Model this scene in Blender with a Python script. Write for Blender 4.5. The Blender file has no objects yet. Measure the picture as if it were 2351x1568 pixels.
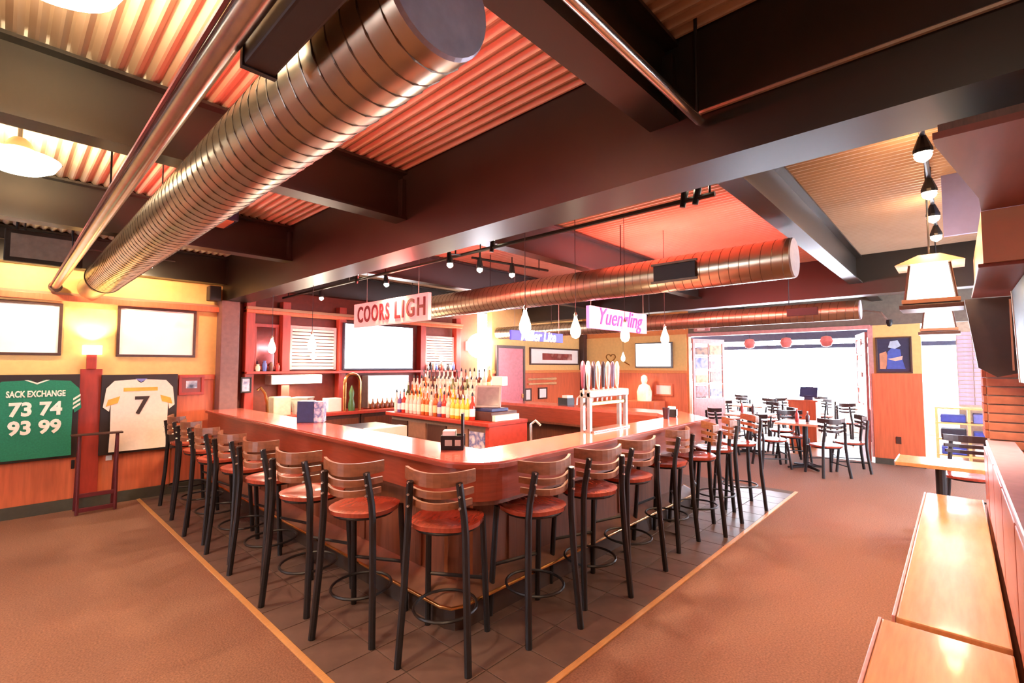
import bpy, bmesh, math, random
from mathutils import Vector, Matrix
random.seed(7)
PI = math.pi
S = bpy.context.scene
COL = S.collection
# ------------------------------------------------------------------ camera
HEAD, PITCH, FPX, CAMZ = math.radians(43.0), math.radians(3.0), 1094.0, 1.65
fw = Vector((math.cos(HEAD)*math.cos(PITCH), math.sin(HEAD)*math.cos(PITCH), math.sin(PITCH)))
rt = Vector((math.sin(HEAD), -math.cos(HEAD), 0)); upv = rt.cross(fw)
cam = bpy.data.cameras.new('camera'); cam.sensor_width = 36; cam.sensor_fit = 'HORIZONTAL'
cam.lens = FPX/2351*36; cam.clip_start = .02; cam.clip_end = 300
co = bpy.data.objects.new('camera', cam); COL.objects.link(co)
M4 = Matrix((rt, upv, -fw)).transposed().to_4x4(); M4.translation = Vector((0, 0, CAMZ)); co.matrix_world = M4
S.camera = co
def ray(x, y): return fw + rt*((x-1175.5)/FPX) - upv*((y-784.)/FPX)
def onx(x, y, X): d = ray(x, y); return Vector((0, 0, CAMZ)) + d*(X/d.x)
def ony(x, y, Y): d = ray(x, y); return Vector((0, 0, CAMZ)) + d*(Y/d.y)
# ------------------------------------------------------------------ world, exposure
w = bpy.data.worlds.new('world'); S.world = w; w.use_nodes = True
w.node_tree.nodes['Background'].inputs[0].default_value = (.80, .86, 1.0, 1)
w.node_tree.nodes['Background'].inputs[1].default_value = 24.0
S.view_settings.view_transform = 'Standard'; S.view_settings.look = 'None'
S.view_settings.gamma = 1; S.view_settings.use_curve_mapping = False
S.view_settings.exposure = 1.12
WARM = (1.0, .72, .40); PINK = (1.0, .12, .10)
# ------------------------------------------------------------------ materials
def lin(h):
    h = h.lstrip('#'); o = []
    for i in (0, 2, 4):
        c = int(h[i:i+2], 16)/255; o.append(c/12.92 if c <= .04045 else ((c+.055)/1.055)**2.4)
    return (*o, 1)
MATS = {}
def mat(name, col, rough=.5, metal=0, var=.12, scale=18, stretch=(1, 1, 1), bump=0, coat=0, detail=4):
    if name in MATS: return MATS[name]
    m = bpy.data.materials.new(name); m.use_nodes = True; nt = m.node_tree; b = nt.nodes['Principled BSDF']
    c = lin(col) if isinstance(col, str) else (*col, 1)
    tc = nt.nodes.new('ShaderNodeTexCoord'); mp = nt.nodes.new('ShaderNodeMapping'); mp.inputs['Scale'].default_value = stretch
    nz = nt.nodes.new('ShaderNodeTexNoise'); nz.inputs['Scale'].default_value = scale; nz.inputs['Detail'].default_value = detail
    rp = nt.nodes.new('ShaderNodeValToRGB')
    rp.color_ramp.elements[0].position = .3; rp.color_ramp.elements[1].position = .7
    rp.color_ramp.elements[0].color = (*[max(0, v*(1-var)) for v in c[:3]], 1); rp.color_ramp.elements[1].color = (*[min(1, v*(1+var)) for v in c[:3]], 1)
    L = nt.links.new
    L(tc.outputs['Object'], mp.inputs['Vector']); L(mp.outputs['Vector'], nz.inputs['Vector']); L(nz.outputs['Fac'], rp.inputs['Fac']); L(rp.outputs['Color'], b.inputs['Base Color'])
    b.inputs['Roughness'].default_value = rough; b.inputs['Metallic'].default_value = metal
    if coat: b.inputs['Coat Weight'].default_value = coat; b.inputs['Coat Roughness'].default_value = .08
    if bump:
        bp = nt.nodes.new('ShaderNodeBump'); bp.inputs['Strength'].default_value = bump; bp.inputs['Distance'].default_value = .01
        L(nz.outputs['Fac'], bp.inputs['Height']); L(bp.outputs['Normal'], b.inputs['Normal'])
    MATS[name] = m; return m
def emit(name, col, strength, base=None):
    if name in MATS: return MATS[name]
    m = bpy.data.materials.new(name); m.use_nodes = True; b = m.node_tree.nodes['Principled BSDF']
    c = lin(col) if isinstance(col, str) else (*col, 1)
    b.inputs['Base Color'].default_value = base or c; b.inputs['Emission Color'].default_value = c; b.inputs['Emission Strength'].default_value = strength
    MATS[name] = m; return m
def glass(name, tint=(1, 1, 1), gloss=.1):
    if name in MATS: return MATS[name]
    m = bpy.data.materials.new(name); m.use_nodes = True; nt = m.node_tree; nt.nodes.remove(nt.nodes['Principled BSDF'])
    t = nt.nodes.new('ShaderNodeBsdfTransparent'); t.inputs[0].default_value = (*tint, 1)
    g = nt.nodes.new('ShaderNodeBsdfGlossy'); g.inputs['Roughness'].default_value = .05
    x = nt.nodes.new('ShaderNodeMixShader'); x.inputs[0].default_value = gloss
    nt.links.new(t.outputs[0], x.inputs[1]); nt.links.new(g.outputs[0], x.inputs[2]); nt.links.new(x.outputs[0], nt.nodes['Material Output'].inputs[0])
    MATS[name] = m; return m
def art(name, cols, scale=2.2):
    """flat print: noise ramp of several colours"""
    if name in MATS: return MATS[name]
    m = mat(name, cols[0], .35, scale=scale, detail=2); nt = m.node_tree
    rp = [n for n in nt.nodes if n.type == 'VALTORGB'][0].color_ramp
    while len(rp.elements) < len(cols): rp.elements.new(.5)
    for i, c in enumerate(cols): rp.elements[i].position = .3+.4*i/(len(cols)-1); rp.elements[i].color = lin(c)
    return m
CARPET = mat('carpet', '#7d5644', .95, var=.28, scale=90, bump=.5)
TILE = mat('tile', '#62504a', .38, var=.25, scale=6)
GROUT = mat('grout', '#54483e', .8)
OAK = mat('oak_strip', '#b98a58', .4, stretch=(1, 8, 1))
BARTOP = mat('bar_top_wood', '#c4665a', .2, var=.16, scale=7, stretch=(2, 2, 2), coat=.5)
BARRED = mat('bar_fascia_wood', '#8a3f2a', .35, var=.16, scale=6, stretch=(1, 1, 9))
BARDIE = mat('bar_front_wood', '#6b3e2a', .4, var=.2, scale=5, stretch=(8, 8, .8))
BRASS = mat('brass', '#c79a62', .25, 1)
BLACK = mat('black_metal', '#1d1d20', .42, .2, var=.1)
SEATW = mat('seat_wood', '#96402f', .22, var=.2, scale=8, stretch=(6, 1, 1), coat=.4)
SLATW = mat('slat_wood', '#7d4f37', .33, var=.2, scale=8, stretch=(1, 6, 6))
YELLOW = mat('yellow_paint', '#e6bd78', .6, var=.05)
WAINS = mat('wainscot_wood', '#cc6a46', .42, var=.14, scale=4, stretch=(9, 9, .7))
BASEB = mat('baseboard_rubber', '#47443a', .6)
BEAM = mat('beam_paint', '#241f1b', .38, var=.1, scale=4)
DECK = mat('deck_steel', '#a8937f', .5, var=.06, scale=3)
ROOF = mat('roof_void', '#1b1714', .9)
DUCT = mat('galvanised_steel', '#b3a48e', .3, .92, var=.08, scale=5)
SEAM = mat('duct_seam', '#6f655a', .4, .8)
PIPE = mat('pipe_steel', '#c9c3bb', .22, .95)
REDW = mat('red_wood', '#a8382a', .4, var=.15, scale=5, stretch=(6, 6, 1))
ORANGE = mat('orange_wall', '#d98a4c', .55, var=.06)
GREY = mat('grey_plastic', '#a9a79f', .45)
STEEL = mat('brushed_steel', '#c9c6c2', .28, .9)
WHITE = mat('white_plastic', '#ece8e2', .45, var=.03)
BLUE = mat('blue_plastic', '#33406e', .4)
BRICK = mat('brick_clay', '#9a5a44', .85, var=.3, scale=9, bump=.4)
MORTAR = mat('mortar', '#a89a8c', .95)
LAV = mat('pale_brick', '#a99cb4', .85, var=.15, scale=9)
DWOOD = mat('dark_wood', '#4a2f28', .4, var=.2, stretch=(1, 8, 1))
MWOOD = mat('soffit_wood', '#6b3229', .45, var=.15, scale=3, stretch=(1, 6, 1))
TANW = mat('tan_wood', '#a97c60', .5, var=.1, scale=3)
BENCHW = mat('bench_wood', '#d09a68', .27, var=.14, scale=5, stretch=(.8, 7, 1), coat=.5)
BACKW = mat('bench_back_wood', '#a8604c', .35, var=.14, scale=5, stretch=(1, 1, 5))
FROST = emit('frosted_glass_lit', (1, .86, .62), 7)
BULB = emit('bulb', (1, .84, .58), 40)
GLASS = glass('clear_glass')
PINKF = mat('pale_pink_paint', '#c48e8c', .4)
# ------------------------------------------------------------------ mesh builder
class MB:
    def __init__(s): s.v, s.f = [], []
    def add(s, vs, fs):
        n = len(s.v); s.v += [tuple(v) for v in vs]; s.f += [tuple(i+n for i in f) for f in fs]; return s
    def box(s, a, b):
        x0, x1 = sorted((a[0], b[0])); y0, y1 = sorted((a[1], b[1])); z0, z1 = sorted((a[2], b[2]))
        return s.add([(x0, y0, z0), (x1, y0, z0), (x1, y1, z0), (x0, y1, z0), (x0, y0, z1), (x1, y0, z1), (x1, y1, z1), (x0, y1, z1)],
                     [(0, 3, 2, 1), (4, 5, 6, 7), (0, 1, 5, 4), (1, 2, 6, 5), (2, 3, 7, 6), (3, 0, 4, 7)])
    def cbox(s, a, b, c=.006):
        """box with chamfered edges"""
        bm = bmesh.new(); m = MB().box(a, b); vs = [bm.verts.new(v) for v in m.v]
        for f in m.f: bm.faces.new([vs[i] for i in f])
        bmesh.ops.bevel(bm, geom=bm.edges[:], offset=c, segments=2, affect='EDGES', profile=.6)
        bm.verts.index_update(); s.add([v.co for v in bm.verts], [[v.index for v in f.verts] for f in bm.faces]); bm.free(); return s
    def quad(s, *p): return s.add(p, [tuple(range(len(p)))])
    def tube(s, path, r, n=8, closed=False, caps=True):
        P = [Vector(p) for p in path]; k = len(P); rs = r if isinstance(r, (list, tuple)) else [r]*k
        t0 = None; rings = []
        for i in range(k):
            a = P[(i-1) % k] if closed or i > 0 else P[i]; b = P[(i+1) % k] if closed or i < k-1 else P[i]
            t = (b-a).normalized()
            if t0 is None:
                u = t.orthogonal().normalized()
            else:
                u = (u - t*u.dot(t)).normalized()
            t0 = t; v = t.cross(u)
            rings.append([P[i]+(u*math.cos(2*PI*j/n)+v*math.sin(2*PI*j/n))*rs[i] for j in range(n)])
        vs = [p for rg in rings for p in rg]; fs = []
        for i in range(k if closed else k-1):
            o, q = i*n, ((i+1) % k)*n
            fs += [(o+j, o+(j+1) % n, q+(j+1) % n, q+j) for j in range(n)]
        if caps and not closed: fs += [tuple(reversed(range(n))), tuple(range((k-1)*n, k*n))]
        return s.add(vs, fs)
    def lathe(s, prof, c=(0, 0, 0), n=20, cap=True):
        vs = []; k = len(prof)
        for r, z in prof: vs += [(c[0]+r*math.cos(2*PI*j/n), c[1]+r*math.sin(2*PI*j/n), c[2]+z) for j in range(n)]
        fs = [(i*n+j, i*n+(j+1) % n, (i+1)*n+(j+1) % n, (i+1)*n+j) for i in range(k-1) for j in range(n)]
        if cap: fs += [tuple(reversed(range(n))), tuple(range((k-1)*n, k*n))]
        return s.add(vs, fs)
    def prism(s, poly, z0, z1):
        n = len(poly); return s.add([(x, y, z0) for x, y in poly]+[(x, y, z1) for x, y in poly],
            [tuple(reversed(range(n))), tuple(range(n, 2*n))]+[(i, (i+1) % n, n+(i+1) % n, n+i) for i in range(n)])
    def plate(s, pts, d):
        """polygon of 3D points thickened by vector d"""
        n = len(pts); d = Vector(d); P = [Vector(p) for p in pts]
        return s.add(P+[p+d for p in P], [tuple(reversed(range(n))), tuple(range(n, 2*n))]+[(i, (i+1) % n, n+(i+1) % n, n+i) for i in range(n)])
    def xf(s, M): s.v = [tuple(M @ Vector(v)) for v in s.v]; return s
    def mesh(s, name, smooth=False):
        me = bpy.data.meshes.new(name); me.from_pydata(s.v, [], s.f)
        bm = bmesh.new(); bm.from_mesh(me); bmesh.ops.recalc_face_normals(bm, faces=bm.faces[:]); bm.to_mesh(me); bm.free()
        if smooth:
            for p in me.polygons: p.use_smooth = True
            me.set_sharp_from_angle(angle=math.radians(42))
        return me
    def build(s, name, m, parent=None, smooth=False, local=False):
        """verts are world coordinates (unless local); parent frames are unrotated at build time"""
        off = Vector((0, 0, 0))
        if parent is not None and not local:
            p = parent
            while p: off += p.location; p = p.parent
        elif parent is None and not local:
            xs = [v[0] for v in s.v]; ys = [v[1] for v in s.v]; off = Vector(((min(xs)+max(xs))/2, (min(ys)+max(ys))/2, min(v[2] for v in s.v)))
        if off.length: s.v = [(v[0]-off.x, v[1]-off.y, v[2]-off.z) for v in s.v]
        o = bpy.data.objects.new(name, s.mesh(name, smooth)); o.data.materials.append(m); COL.objects.link(o)
        if parent is not None: o.parent = parent
        elif not local: o.location = off
        return o
def B(a, b): return MB().box(a, b)
def CB(a, b, c=.006): return MB().cbox(a, b, c)
def T(path, r, n=8, **k): return MB().tube(path, r, n, **k)
def tag(o, label, cat, group=None):
    o['label'] = label; o['category'] = cat
    if group: o['group'] = group
    return o
def thing(name, label, cat, loc=(0, 0, 0), rz=0, group=None):
    o = bpy.data.objects.new(name, None); o.empty_display_size = .1; COL.objects.link(o); o.location = loc; o.rotation_euler = (0, 0, rz)
    return tag(o, label, cat, group)
def struct(o): o['kind'] = 'structure'; return o
def dup(root, loc, rz, label=None, group=None):
    r = root.copy(); COL.objects.link(r); r.location = loc; r.rotation_euler = (0, 0, rz)
    if label: r['label'] = label
    if group: r['group'] = group
    for ch in list(root.children):
        c = ch.copy(); COL.objects.link(c); c.parent = r
        for g in list(ch.children):
            d = g.copy(); COL.objects.link(d); d.parent = c
    return r
def text(body, size, m, frame, parent, name='lettering', depth=.004, sx=1., shear=0., bold=0., space=1.):
    """frame = (origin, xdir, ydir) in world space, text centred on origin"""
    cu = bpy.data.curves.new(name, 'FONT'); cu.body = body; cu.size = size; cu.extrude = depth; cu.align_x = 'CENTER'; cu.align_y = 'CENTER'; cu.shear = shear; cu.offset = bold; cu.resolution_u = 3; cu.space_character = space
    o = bpy.data.objects.new('tmp', cu); COL.objects.link(o); bpy.context.view_layer.update()
    me = bpy.data.meshes.new_from_object(o.evaluated_get(bpy.context.evaluated_depsgraph_get())); bpy.data.objects.remove(o); bpy.data.curves.remove(cu)
    og, X, Y = [Vector(v) for v in frame]; Z = X.cross(Y)
    off = Vector((0, 0, 0)); p = parent
    while p: off += p.location; p = p.parent
    for v in me.vertices: v.co = og + X*(v.co.x*sx) + Y*v.co.y + Z*v.co.z - off
    me.name = name; me.materials.clear(); me.materials.append(m)
    q = bpy.data.objects.new(name, me); COL.objects.link(q); q.parent = parent; return q
def lamp(kind, loc, energy, col=WARM, size=.1, parent=None, rot=None, spot=None):
    l = bpy.data.lights.new('lamp_light', kind); l.energy = energy; l.color = col
    if kind == 'AREA': l.shape = 'DISK'; l.size = size
    else: l.shadow_soft_size = size
    if spot: l.spot_size = spot; l.spot_blend = .6
    o = bpy.data.objects.new('lamp_light', l); COL.objects.link(o)
    off = Vector((0, 0, 0)); p = parent
    while p: off += p.location; p = p.parent
    o.location = Vector(loc)-off
    if rot: o.rotation_euler = rot
    if parent: o.parent = parent
    return o
WY = ((1, 0, 0), (0, 0, 1))      # text frame on a wall facing -Y
WX = ((0, -1, 0), (0, 0, 1))     # text frame on a wall facing -X
# =================================================================== STRUCTURE
floor = struct(B((-4.2, -3.4, -.1), (15.6, 8.2, 0)).build('floor', CARPET))
# tiled zone round the bar: recessed joint bed and single tiles
B((1.25, 1.62, 0), (7.2, 7.5, .002)).build('tile_bed', GROUT, floor)
tm = CB((0, 0, 0), (.298, .298, .006), .003).mesh('floor_tile'); tm.materials.append(TILE)
for i in range(20):
    for j in range(20):
        x, y = 1.252+i*.304, 1.622+j*.304
        if x+.3 > 7.2 or y+.3 > 7.5 or (x > 2.0 and y > 2.4): continue
        o = bpy.data.objects.new('floor_tile', tm); COL.objects.link(o); o.parent = floor; o.location = Vector((x, y, .002))-floor.location
struct(CB((1.212, 1.582, 0), (1.25, 7.5, .01), .003).build('trim_1', OAK))
struct(CB((1.25, 1.582, 0), (7.2, 1.62, .01), .003).build('trim_2', OAK))
B((10.3, -3.4, .0), (15.5, 8.2, .004)).build('dining_floor', mat('dining_floor_wood', '#b07c56', .3, var=.15, stretch=(1, 8, 1)), floor)
# ---- left wall (jersey wall)
wl = struct(B((-4.2, 7.55, 0), (2.28, 7.7, 3.3)).build('wall_left', YELLOW))
for k in range(8):
    x = -3.9+k*.78
    if x < 1.9: CB((x+.004, 7.525, .13), (min(x+.772, 2.02), 7.55, 1.47), .004).build('wainscot_panel', WAINS, wl)
CB((-4.2, 7.505, 1.47), (2.03, 7.55, 1.54), .008).build('wainscot_cap', WAINS, wl)
for x in (.64, -1.7): CB((x, 7.5, .13), (x+.2, 7.53, 1.62), .006).build('pilaster', REDW, wl)
struct(CB((-4.2, 7.515, 0), (2.03, 7.55, .13), .004).build('baseboard_left', BASEB))
CB((-4.2, 7.46, 2.40), (2.05, 7.55, 2.47), .005).build('wall_rail', WAINS, wl)
B((-4.2, 7.50, 2.47), (2.05, 7.55, 2.50), ).build('rail_cap', TANW, wl)
CB((2.04, 7.34, 0), (2.27, 7.55, 2.56), .01).build('column', mat('column_paint', '#7a5550', .45), wl)
# ---- back-bar wall, second back wall, far wall
wb = struct(B((2.28, 7.55, 0), (7.0, 7.7, 3.3)).build('wall_back', mat('back_wall', '#7c3b30', .6)))
w2 = struct(B((7.0, 7.1, 0), (10.45, 7.25, 3.3)).build('wall_back_2', YELLOW))
CB((7.0, 7.07, .12), (10.3, 7.1, 1.5), .005).build('wainscot_panel', WAINS, w2)
CB((7.0, 7.05, 1.5), (10.3, 7.1, 1.56), .008).build('wainscot_cap', ORANGE, w2)
CB((10.14, 6.95, 0), (10.3, 7.09, 2.5), .006).build('corner_post', DWOOD, w2)
wf = struct(B((10.3, 4.3, 0), (10.45, 7.1, 3.3)).build('wall_far', ORANGE))
CB((10.27, 4.34, 1.5), (10.3, 6.95, 1.56), .006).build('wainscot_cap', ORANGE, wf)
CB((10.275, 4.34, .12), (10.3, 6.95, 1.5), .005).build('wainscot_panel', WAINS, wf)
CB((10.275, 4.34, 1.56), (10.3, 6.95, 2.36), .002).build('yellow_panel', YELLOW, wf)
B((10.3, -3.4, 2.36), (10.45, 4.3, 3.3)).build('wall_header', mat('grey_green_paint', '#6d675c', .6), wf)
CB((10.26, 1.08, 2.30), (10.46, 4.3, 2.37), .006).build('opening_lintel', PINKF, wf)
wp = struct(B((10.3, .42, 0), (10.5, 1.08, 2.36)).build('wall_pier', YELLOW))
CB((10.27, .42, .1), (10.3, 1.08, 1.53), .004).build('wainscot_panel', WAINS, wp)
B((10.265, .42, 0), (10.3, 1.08, .1)).build('skirting', BASEB, wp)
B((10.28, 1.05, .1), (10.5, 1.12, 2.36)).build('pier_edge', PINKF, wp)
CB((10.262, .72, .36), (10.27, .79, .48), .002).build('outlet_plate', DWOOD, wp)
# ---- outer walls with windows
def window_wall(name, a, b, axis, openings, z0, z1, n0, m=ORANGE):
    """wall from a to b along axis ('x' or 'y') at fixed coordinate; openings = [(s,e)]"""
    (p0, p1), c, th = (a, b), axis[1], axis[2]
    def bx(s, e, u, v, dc=0, t=th):
        return ((s, c+dc, u), (e, c+dc+t, v)) if axis[0] == 'x' else ((c+dc, s, u), (c+dc+t, e, v))
    root = MB(); s = p0
    for (o0, o1) in openings: root.box(*bx(s, o0, 0, 3.3)); root.box(*bx(o0, o1, 0, z0)); root.box(*bx(o0, o1, z1, 3.3)); s = o1
    root.box(*bx(s, p1, 0, 3.3)); wo = struct(root.build(name, m))
    for i, (o0, o1) in enumerate(openings):
        fr = MB(); f = .05; q = th*.3
        fr.box(*bx(o0, o1, z0, z0+f, q, .06)).box(*bx(o0, o1, z1-f, z1, q, .06)).box(*bx(o0, o0+f, z0+f, z1-f, q, .06)).box(*bx(o1-f, o1, z0+f, z1-f, q, .06))
        wn = struct(fr.build('window_%d' % (n0+i), WHITE))
        mid = (o0+o1)/2
        MB().box(*bx(mid-.02, mid+.02, z0+f, z1-f, q+.005, .05)).build('mullion', WHITE, wn)
        MB().box(*bx(o0+f, mid-.02, z0+f, z1-f, q+.02, .008)).build('pane', GLASS, wn)
        MB().box(*bx(mid+.02, o1-f, z0+f, z1-f, q+.02, .008)).build('pane', GLASS, wn)
window_wall('wall_street', -3.4, 8.2, ('y', 15.4, .2), [(-3.2, -1.2), (-1.12, .9), (.98, 3.0), (3.08, 5.1), (5.18, 7.8)], .3, 2.9, 1, mat('white_wall', '#f2eff2', .6, var=.03))
window_wall('wall_right', -4.2, 15.4, ('x', -3.6, .2), [(4.2, 5.8), (6.2, 8.0), (8.4, 10.0), (11, 14)], .9, 2.4, 6)
window_wall('wall_behind', -3.4, 7.55, ('y', -4.3, .2), [(3.8, 5.0)], .9, 2.2, 10)  # unseen rear window, added as soft daylight fill
struct(B((10.45, 8.0, 0), (15.4, 8.2, 3.3)).build('wall_dining', MATS['white_wall']))
lint = MB().box((13.6, -3.3, 2.32), (13.8, 7.9, 2.5)).box((14.2, -3.3, 2.12), (14.35, 7.9, 2.22)).build('dining_soffit', mat('slate_paint', '#3c4058', .6), wf)
# ---- ceiling: roof, corrugated deck sheets, beams
ceil = struct(B((-4.3, -3.6, 3.3), (15.6, 8.3, 3.4)).build('ceiling', ROOF))
def deck(x0, x1, y0, y1, z=3.178, pitch=.072, amp=.014, n=6):
    m = MB(); k = int((x1-x0)/pitch*n); vs = []
    for i in range(k+1):
        x = x0+i*pitch/n; zz = z+amp*math.sin(2*PI*i/n)
        vs += [(x, y0, zz), (x, y1, zz)]
    m.add(vs, [(2*i, 2*i+1, 2*i+3, 2*i+2) for i in range(k)])
    return m.build('deck_sheet', DECK, ceil, smooth=True)
YB = [-3.26, -1.15, .97, 3.14, 5.26, 7.42]
ys = [-3.5]+YB+[7.56]
for (xa, xb) in ((-4.1, 2.10), (2.40, 7.95), (8.15, 15.4)):
    for i in range(len(YB)-1): deck(xa, xb, YB[i]+.012, YB[i+1]-.012)
def ibeam_x(x0, x1, yc, z0=2.78, z1=3.158, fwid=.15, m=BEAM):
    return MB().box((x0, yc-fwid/2, z0), (x1, yc+fwid/2, z0+.018)).box((x0, yc-.008, z0+.018), (x1, yc+.008, z1-.018)).box((x0, yc-fwid/2, z1-.018), (x1, yc+fwid/2, z1)).build('cross_beam', m, ceil)
for y in YB:
    for (xa, xb) in ((-4.1, 2.1), (2.40, 7.95), (8.15, 15.4)): ibeam_x(xa, xb, y)
MB().box((2.10, -3.4, 2.56), (2.40, 7.55, 3.24)).build('main_beam', BEAM, ceil); T([(2.085, .8, 2.78), (2.085, -3.3, 2.78)], .010, 6).build('conduit', mat('tan_conduit', '#8f8070', .4, .4), ceil)
MB().box((7.93, -3.4, 2.62), (8.18, 7.1, 2.82)).box((7.95, -3.4, 2.82), (8.15, 7.1, 3.24)).build('main_beam', BEAM, ceil)
# bolted connection plates on the main beam where cross beams land
for y in YB[1:5]:
    p = CB((2.06, y-.06, 2.80), (2.1, y+.06, 3.1), .004).build('connection_plate', BEAM, ceil)
# =================================================================== DUCTS AND PIPES
def duct(name, label, x, z, r, y0, y1, pitch=.085):
    t = thing(name, label, 'duct', (x, (y0+y1)/2, z-r))
    T([(x, y0, z), (x, y1, z)], r, 40, caps=False).build('pipe_shell', DUCT, t, smooth=True)
    MB().lathe([(r*.02, 0), (r*.96, 0), (r*1.0, .012)], n=40).xf(Matrix.Translation((x, y0-.012, z)) @ Matrix.Rotation(-PI/2, 4, 'X')).build('end_cap', mat('cap_steel', '#8f8a96', .45, .6), t)
    k = int((y1-y0)/pitch*18); path = [(x+(r+.001)*math.cos(2*PI*i/18), y0+i*pitch/18, z+(r+.001)*math.sin(2*PI*i/18)) for i in range(k)]
    T(path, .0035, 4).build('spiral_seam', SEAM, t)
    return t
d1 = duct('spiral_duct', 'large galvanised spiral duct hanging beside the thin steel pipe, running to the jersey wall', .74, 2.615, .165, .95, 6.75)
T([(.74, 6.75, 2.615), (.72, 6.9, 2.59)], [.165, .125], 32).build('reducer', DUCT, d1, smooth=True)
T([(.72, 6.9, 2.59), (.70, 7.5, 2.57)], .125, 32).build('end_section', DUCT, d1, smooth=True)
T([(.74, 6.74, 2.615), (.74, 6.77, 2.615)], .172, 32).build('joint_band', SEAM, d1, smooth=True)
for y in (2.0, 4.1, 6.2): T([(.74, y, 2.78), (.74, y, 3.22)], .005, 5).build('hanger_rod', BLACK, d1)
d2 = duct('spiral_duct', 'large spiral duct with a rectangular grille crossing above the bar bottles', 4.5, 2.56, .17, .97, 7.28)
g = CB((4.30, 1.72, 2.47), (4.345, 2.13, 2.62), .004).build('grille', BLACK, d2); MB().box((4.29, 1.70, 2.45), (4.31, 2.15, 2.47)).box((4.29, 1.70, 2.62), (4.31, 2.15, 2.64)).build('grille_frame', SEAM, g)
for y in (2.6, 4.6, 6.4): T([(4.5, y, 2.73), (4.5, y, 3.22)], .006, 5).build('hanger_rod', BLACK, d2)
d3 = duct('spiral_duct', 'narrow spiral duct near the dining room opening, slung under the far main beam', 7.1, 2.34, .12, .84, 7.0)
for y in (1.6, 3.6, 5.6): T([(7.1, y, 2.46), (7.1, y, 3.22)], .006, 5).build('hanger_rod', BLACK, d3)
g = CB((6.965, 1.25, 2.30), (6.99, 1.6, 2.40), .003).build('grille', BLACK, d3)
t = thing('steel_pipe', 'thin polished steel pipe running parallel to the large duct on its lamp side', 'pipe', (.4, 3, 2.5))
T([(.39, .2, 2.55), (.39, 7.44, 2.55)], .037, 16).build('pipe_run', PIPE, t, smooth=True); T([(.39, 7.40, 2.55), (.39, 7.46, 2.55)], .06, 16).build('flange', DWOOD, t)
T([(.345, .2, 2.552), (.345, 7.40, 2.552)], .008, 6).build('conduit', mat('red_conduit', '#8a4a50', .4, .5), t)
for y in (1.4, 3.5, 5.6): T([(.39, y, 2.587), (.39, y, 3.22)], .005, 5).build('hanger_rod', BLACK, t)
t = thing('steel_pipe', 'short steel pipe beside the cross beam above the corner stool', 'pipe', (1.4, .79, 2.7))
T([(-.6, .79, 2.73), (2.06, .79, 2.73)], .02, 12).build('pipe_run', PIPE, t, smooth=True); T([(2.03, .79, 2.73), (2.03, .79, 3.2)], .008, 8).build('riser', BLACK, t); T([(0.6, .79, 2.75), (.6, .79, 3.2)], .006, 6).build('hanger_rod', BLACK, t)
t = thing('ceiling_speaker', 'dark brown box slung beside the near end of the large duct', 'box', (.48, 1.05, 2.5))
CB((.435, .7, 2.50), (.52, 1.445, 2.75), .008).build('cabinet', mat('brown_box', '#2c1a17', .6), t); T([(.48, 1.0, 2.75), (.48, 1.0, 3.22)], .006, 6).build('hanger_rod', BLACK, t)
MB().box((.43, 1.435, 2.495), (.525, 1.455, 2.76)).build('front_trim', BLACK, t)
t = thing('unit_heater', 'dark blue ceiling unit hanging between the large duct and the main beam', 'heater', (1.38, 4.95, 2.98))
CB((1.1, 4.85, 3.0), (1.47, 5.2, 3.2), .02).build('casing', mat('navy_enamel', '#22264c', .4), t); B((1.14, 4.87, 2.99), (1.43, 5.17, 3.0)).build('lit_underside', TANW, t)  # pink light on the underside is put into this tan colour
T([(1.25, 5.0, 3.2), (1.25, 5.0, 3.23)], .02, 8).build('mount', BLACK, t)
# =================================================================== BAR
def arc(cx, cy, r, a0, a1, n=10): return [(cx+r*math.cos(math.radians(a0+(a1-a0)*i/n)), cy+r*math.sin(math.radians(a0+(a1-a0)*i/n))) for i in range(n+1)]
def ring(off_out, off_in, r=.3, ylend=7.33, yrend=6.4):
    """U-shaped plan; positive off_out shrinks from the outer edge"""
    o = off_out; rr = max(r-o, .05)
    outer = [(1.89+o, ylend)]+arc(1.89+o+rr, 2.055+o+rr, rr, 180, 270)+[(5.45-.4*o, 2.055+o), (6.05-o, 2.65+.4*o), (6.05-o, yrend)]
    i = off_in
    inner = [(5.6+i, yrend), (5.6+i, 2.75-.4*i), (5.3+.4*i, 2.47-i), (2.32-i, 2.47-i), (2.32-i, ylend)]
    return outer+inner
bar = thing('bar_counter', 'U-shaped wooden bar counter with a rounded corner and glossy red-brown top', 'bar counter', (3.9, 4.5, 0))
MB().prism(ring(0, 0), 1.03, 1.07).build('counter_top', BARTOP, bar)
MB().prism(ring(-.012, .3), 1.036, 1.058).build('nosing', BARRED, bar)
MB().prism(ring(.025, -.02), .83, 1.03).build('fascia', BARRED, bar)
MB().prism(ring(.05, -.02), .80, .83).build('fascia_bead', BARDIE, bar)
def base(xl, yr, inset, thick=.14):
    o = [(xl, 7.33), (xl, yr+.10), (xl+.03, yr+.03), (xl+.10, yr), (5.55-.4*inset, yr), (6.03-inset, yr+.50), (6.03-inset, 6.4)]
    i = [(6.03-inset-thick, 6.4), (6.03-inset-thick, yr+.60), (5.42-.4*inset, yr+thick), (xl+thick+.05, yr+thick), (xl+thick+.05, 7.33)]
    return o, i
o_, i_ = base(2.04, 2.375, .2, .08)
MB().prism(o_+i_, .27, .80).build('bar_front', BARDIE, bar)
o_, i_ = base(1.96, 2.31, .12, .12); MB().prism(o_+i_, 0, .19).build('plinth', mat('plinth_dark', '#3a2a22', .6), bar)
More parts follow.
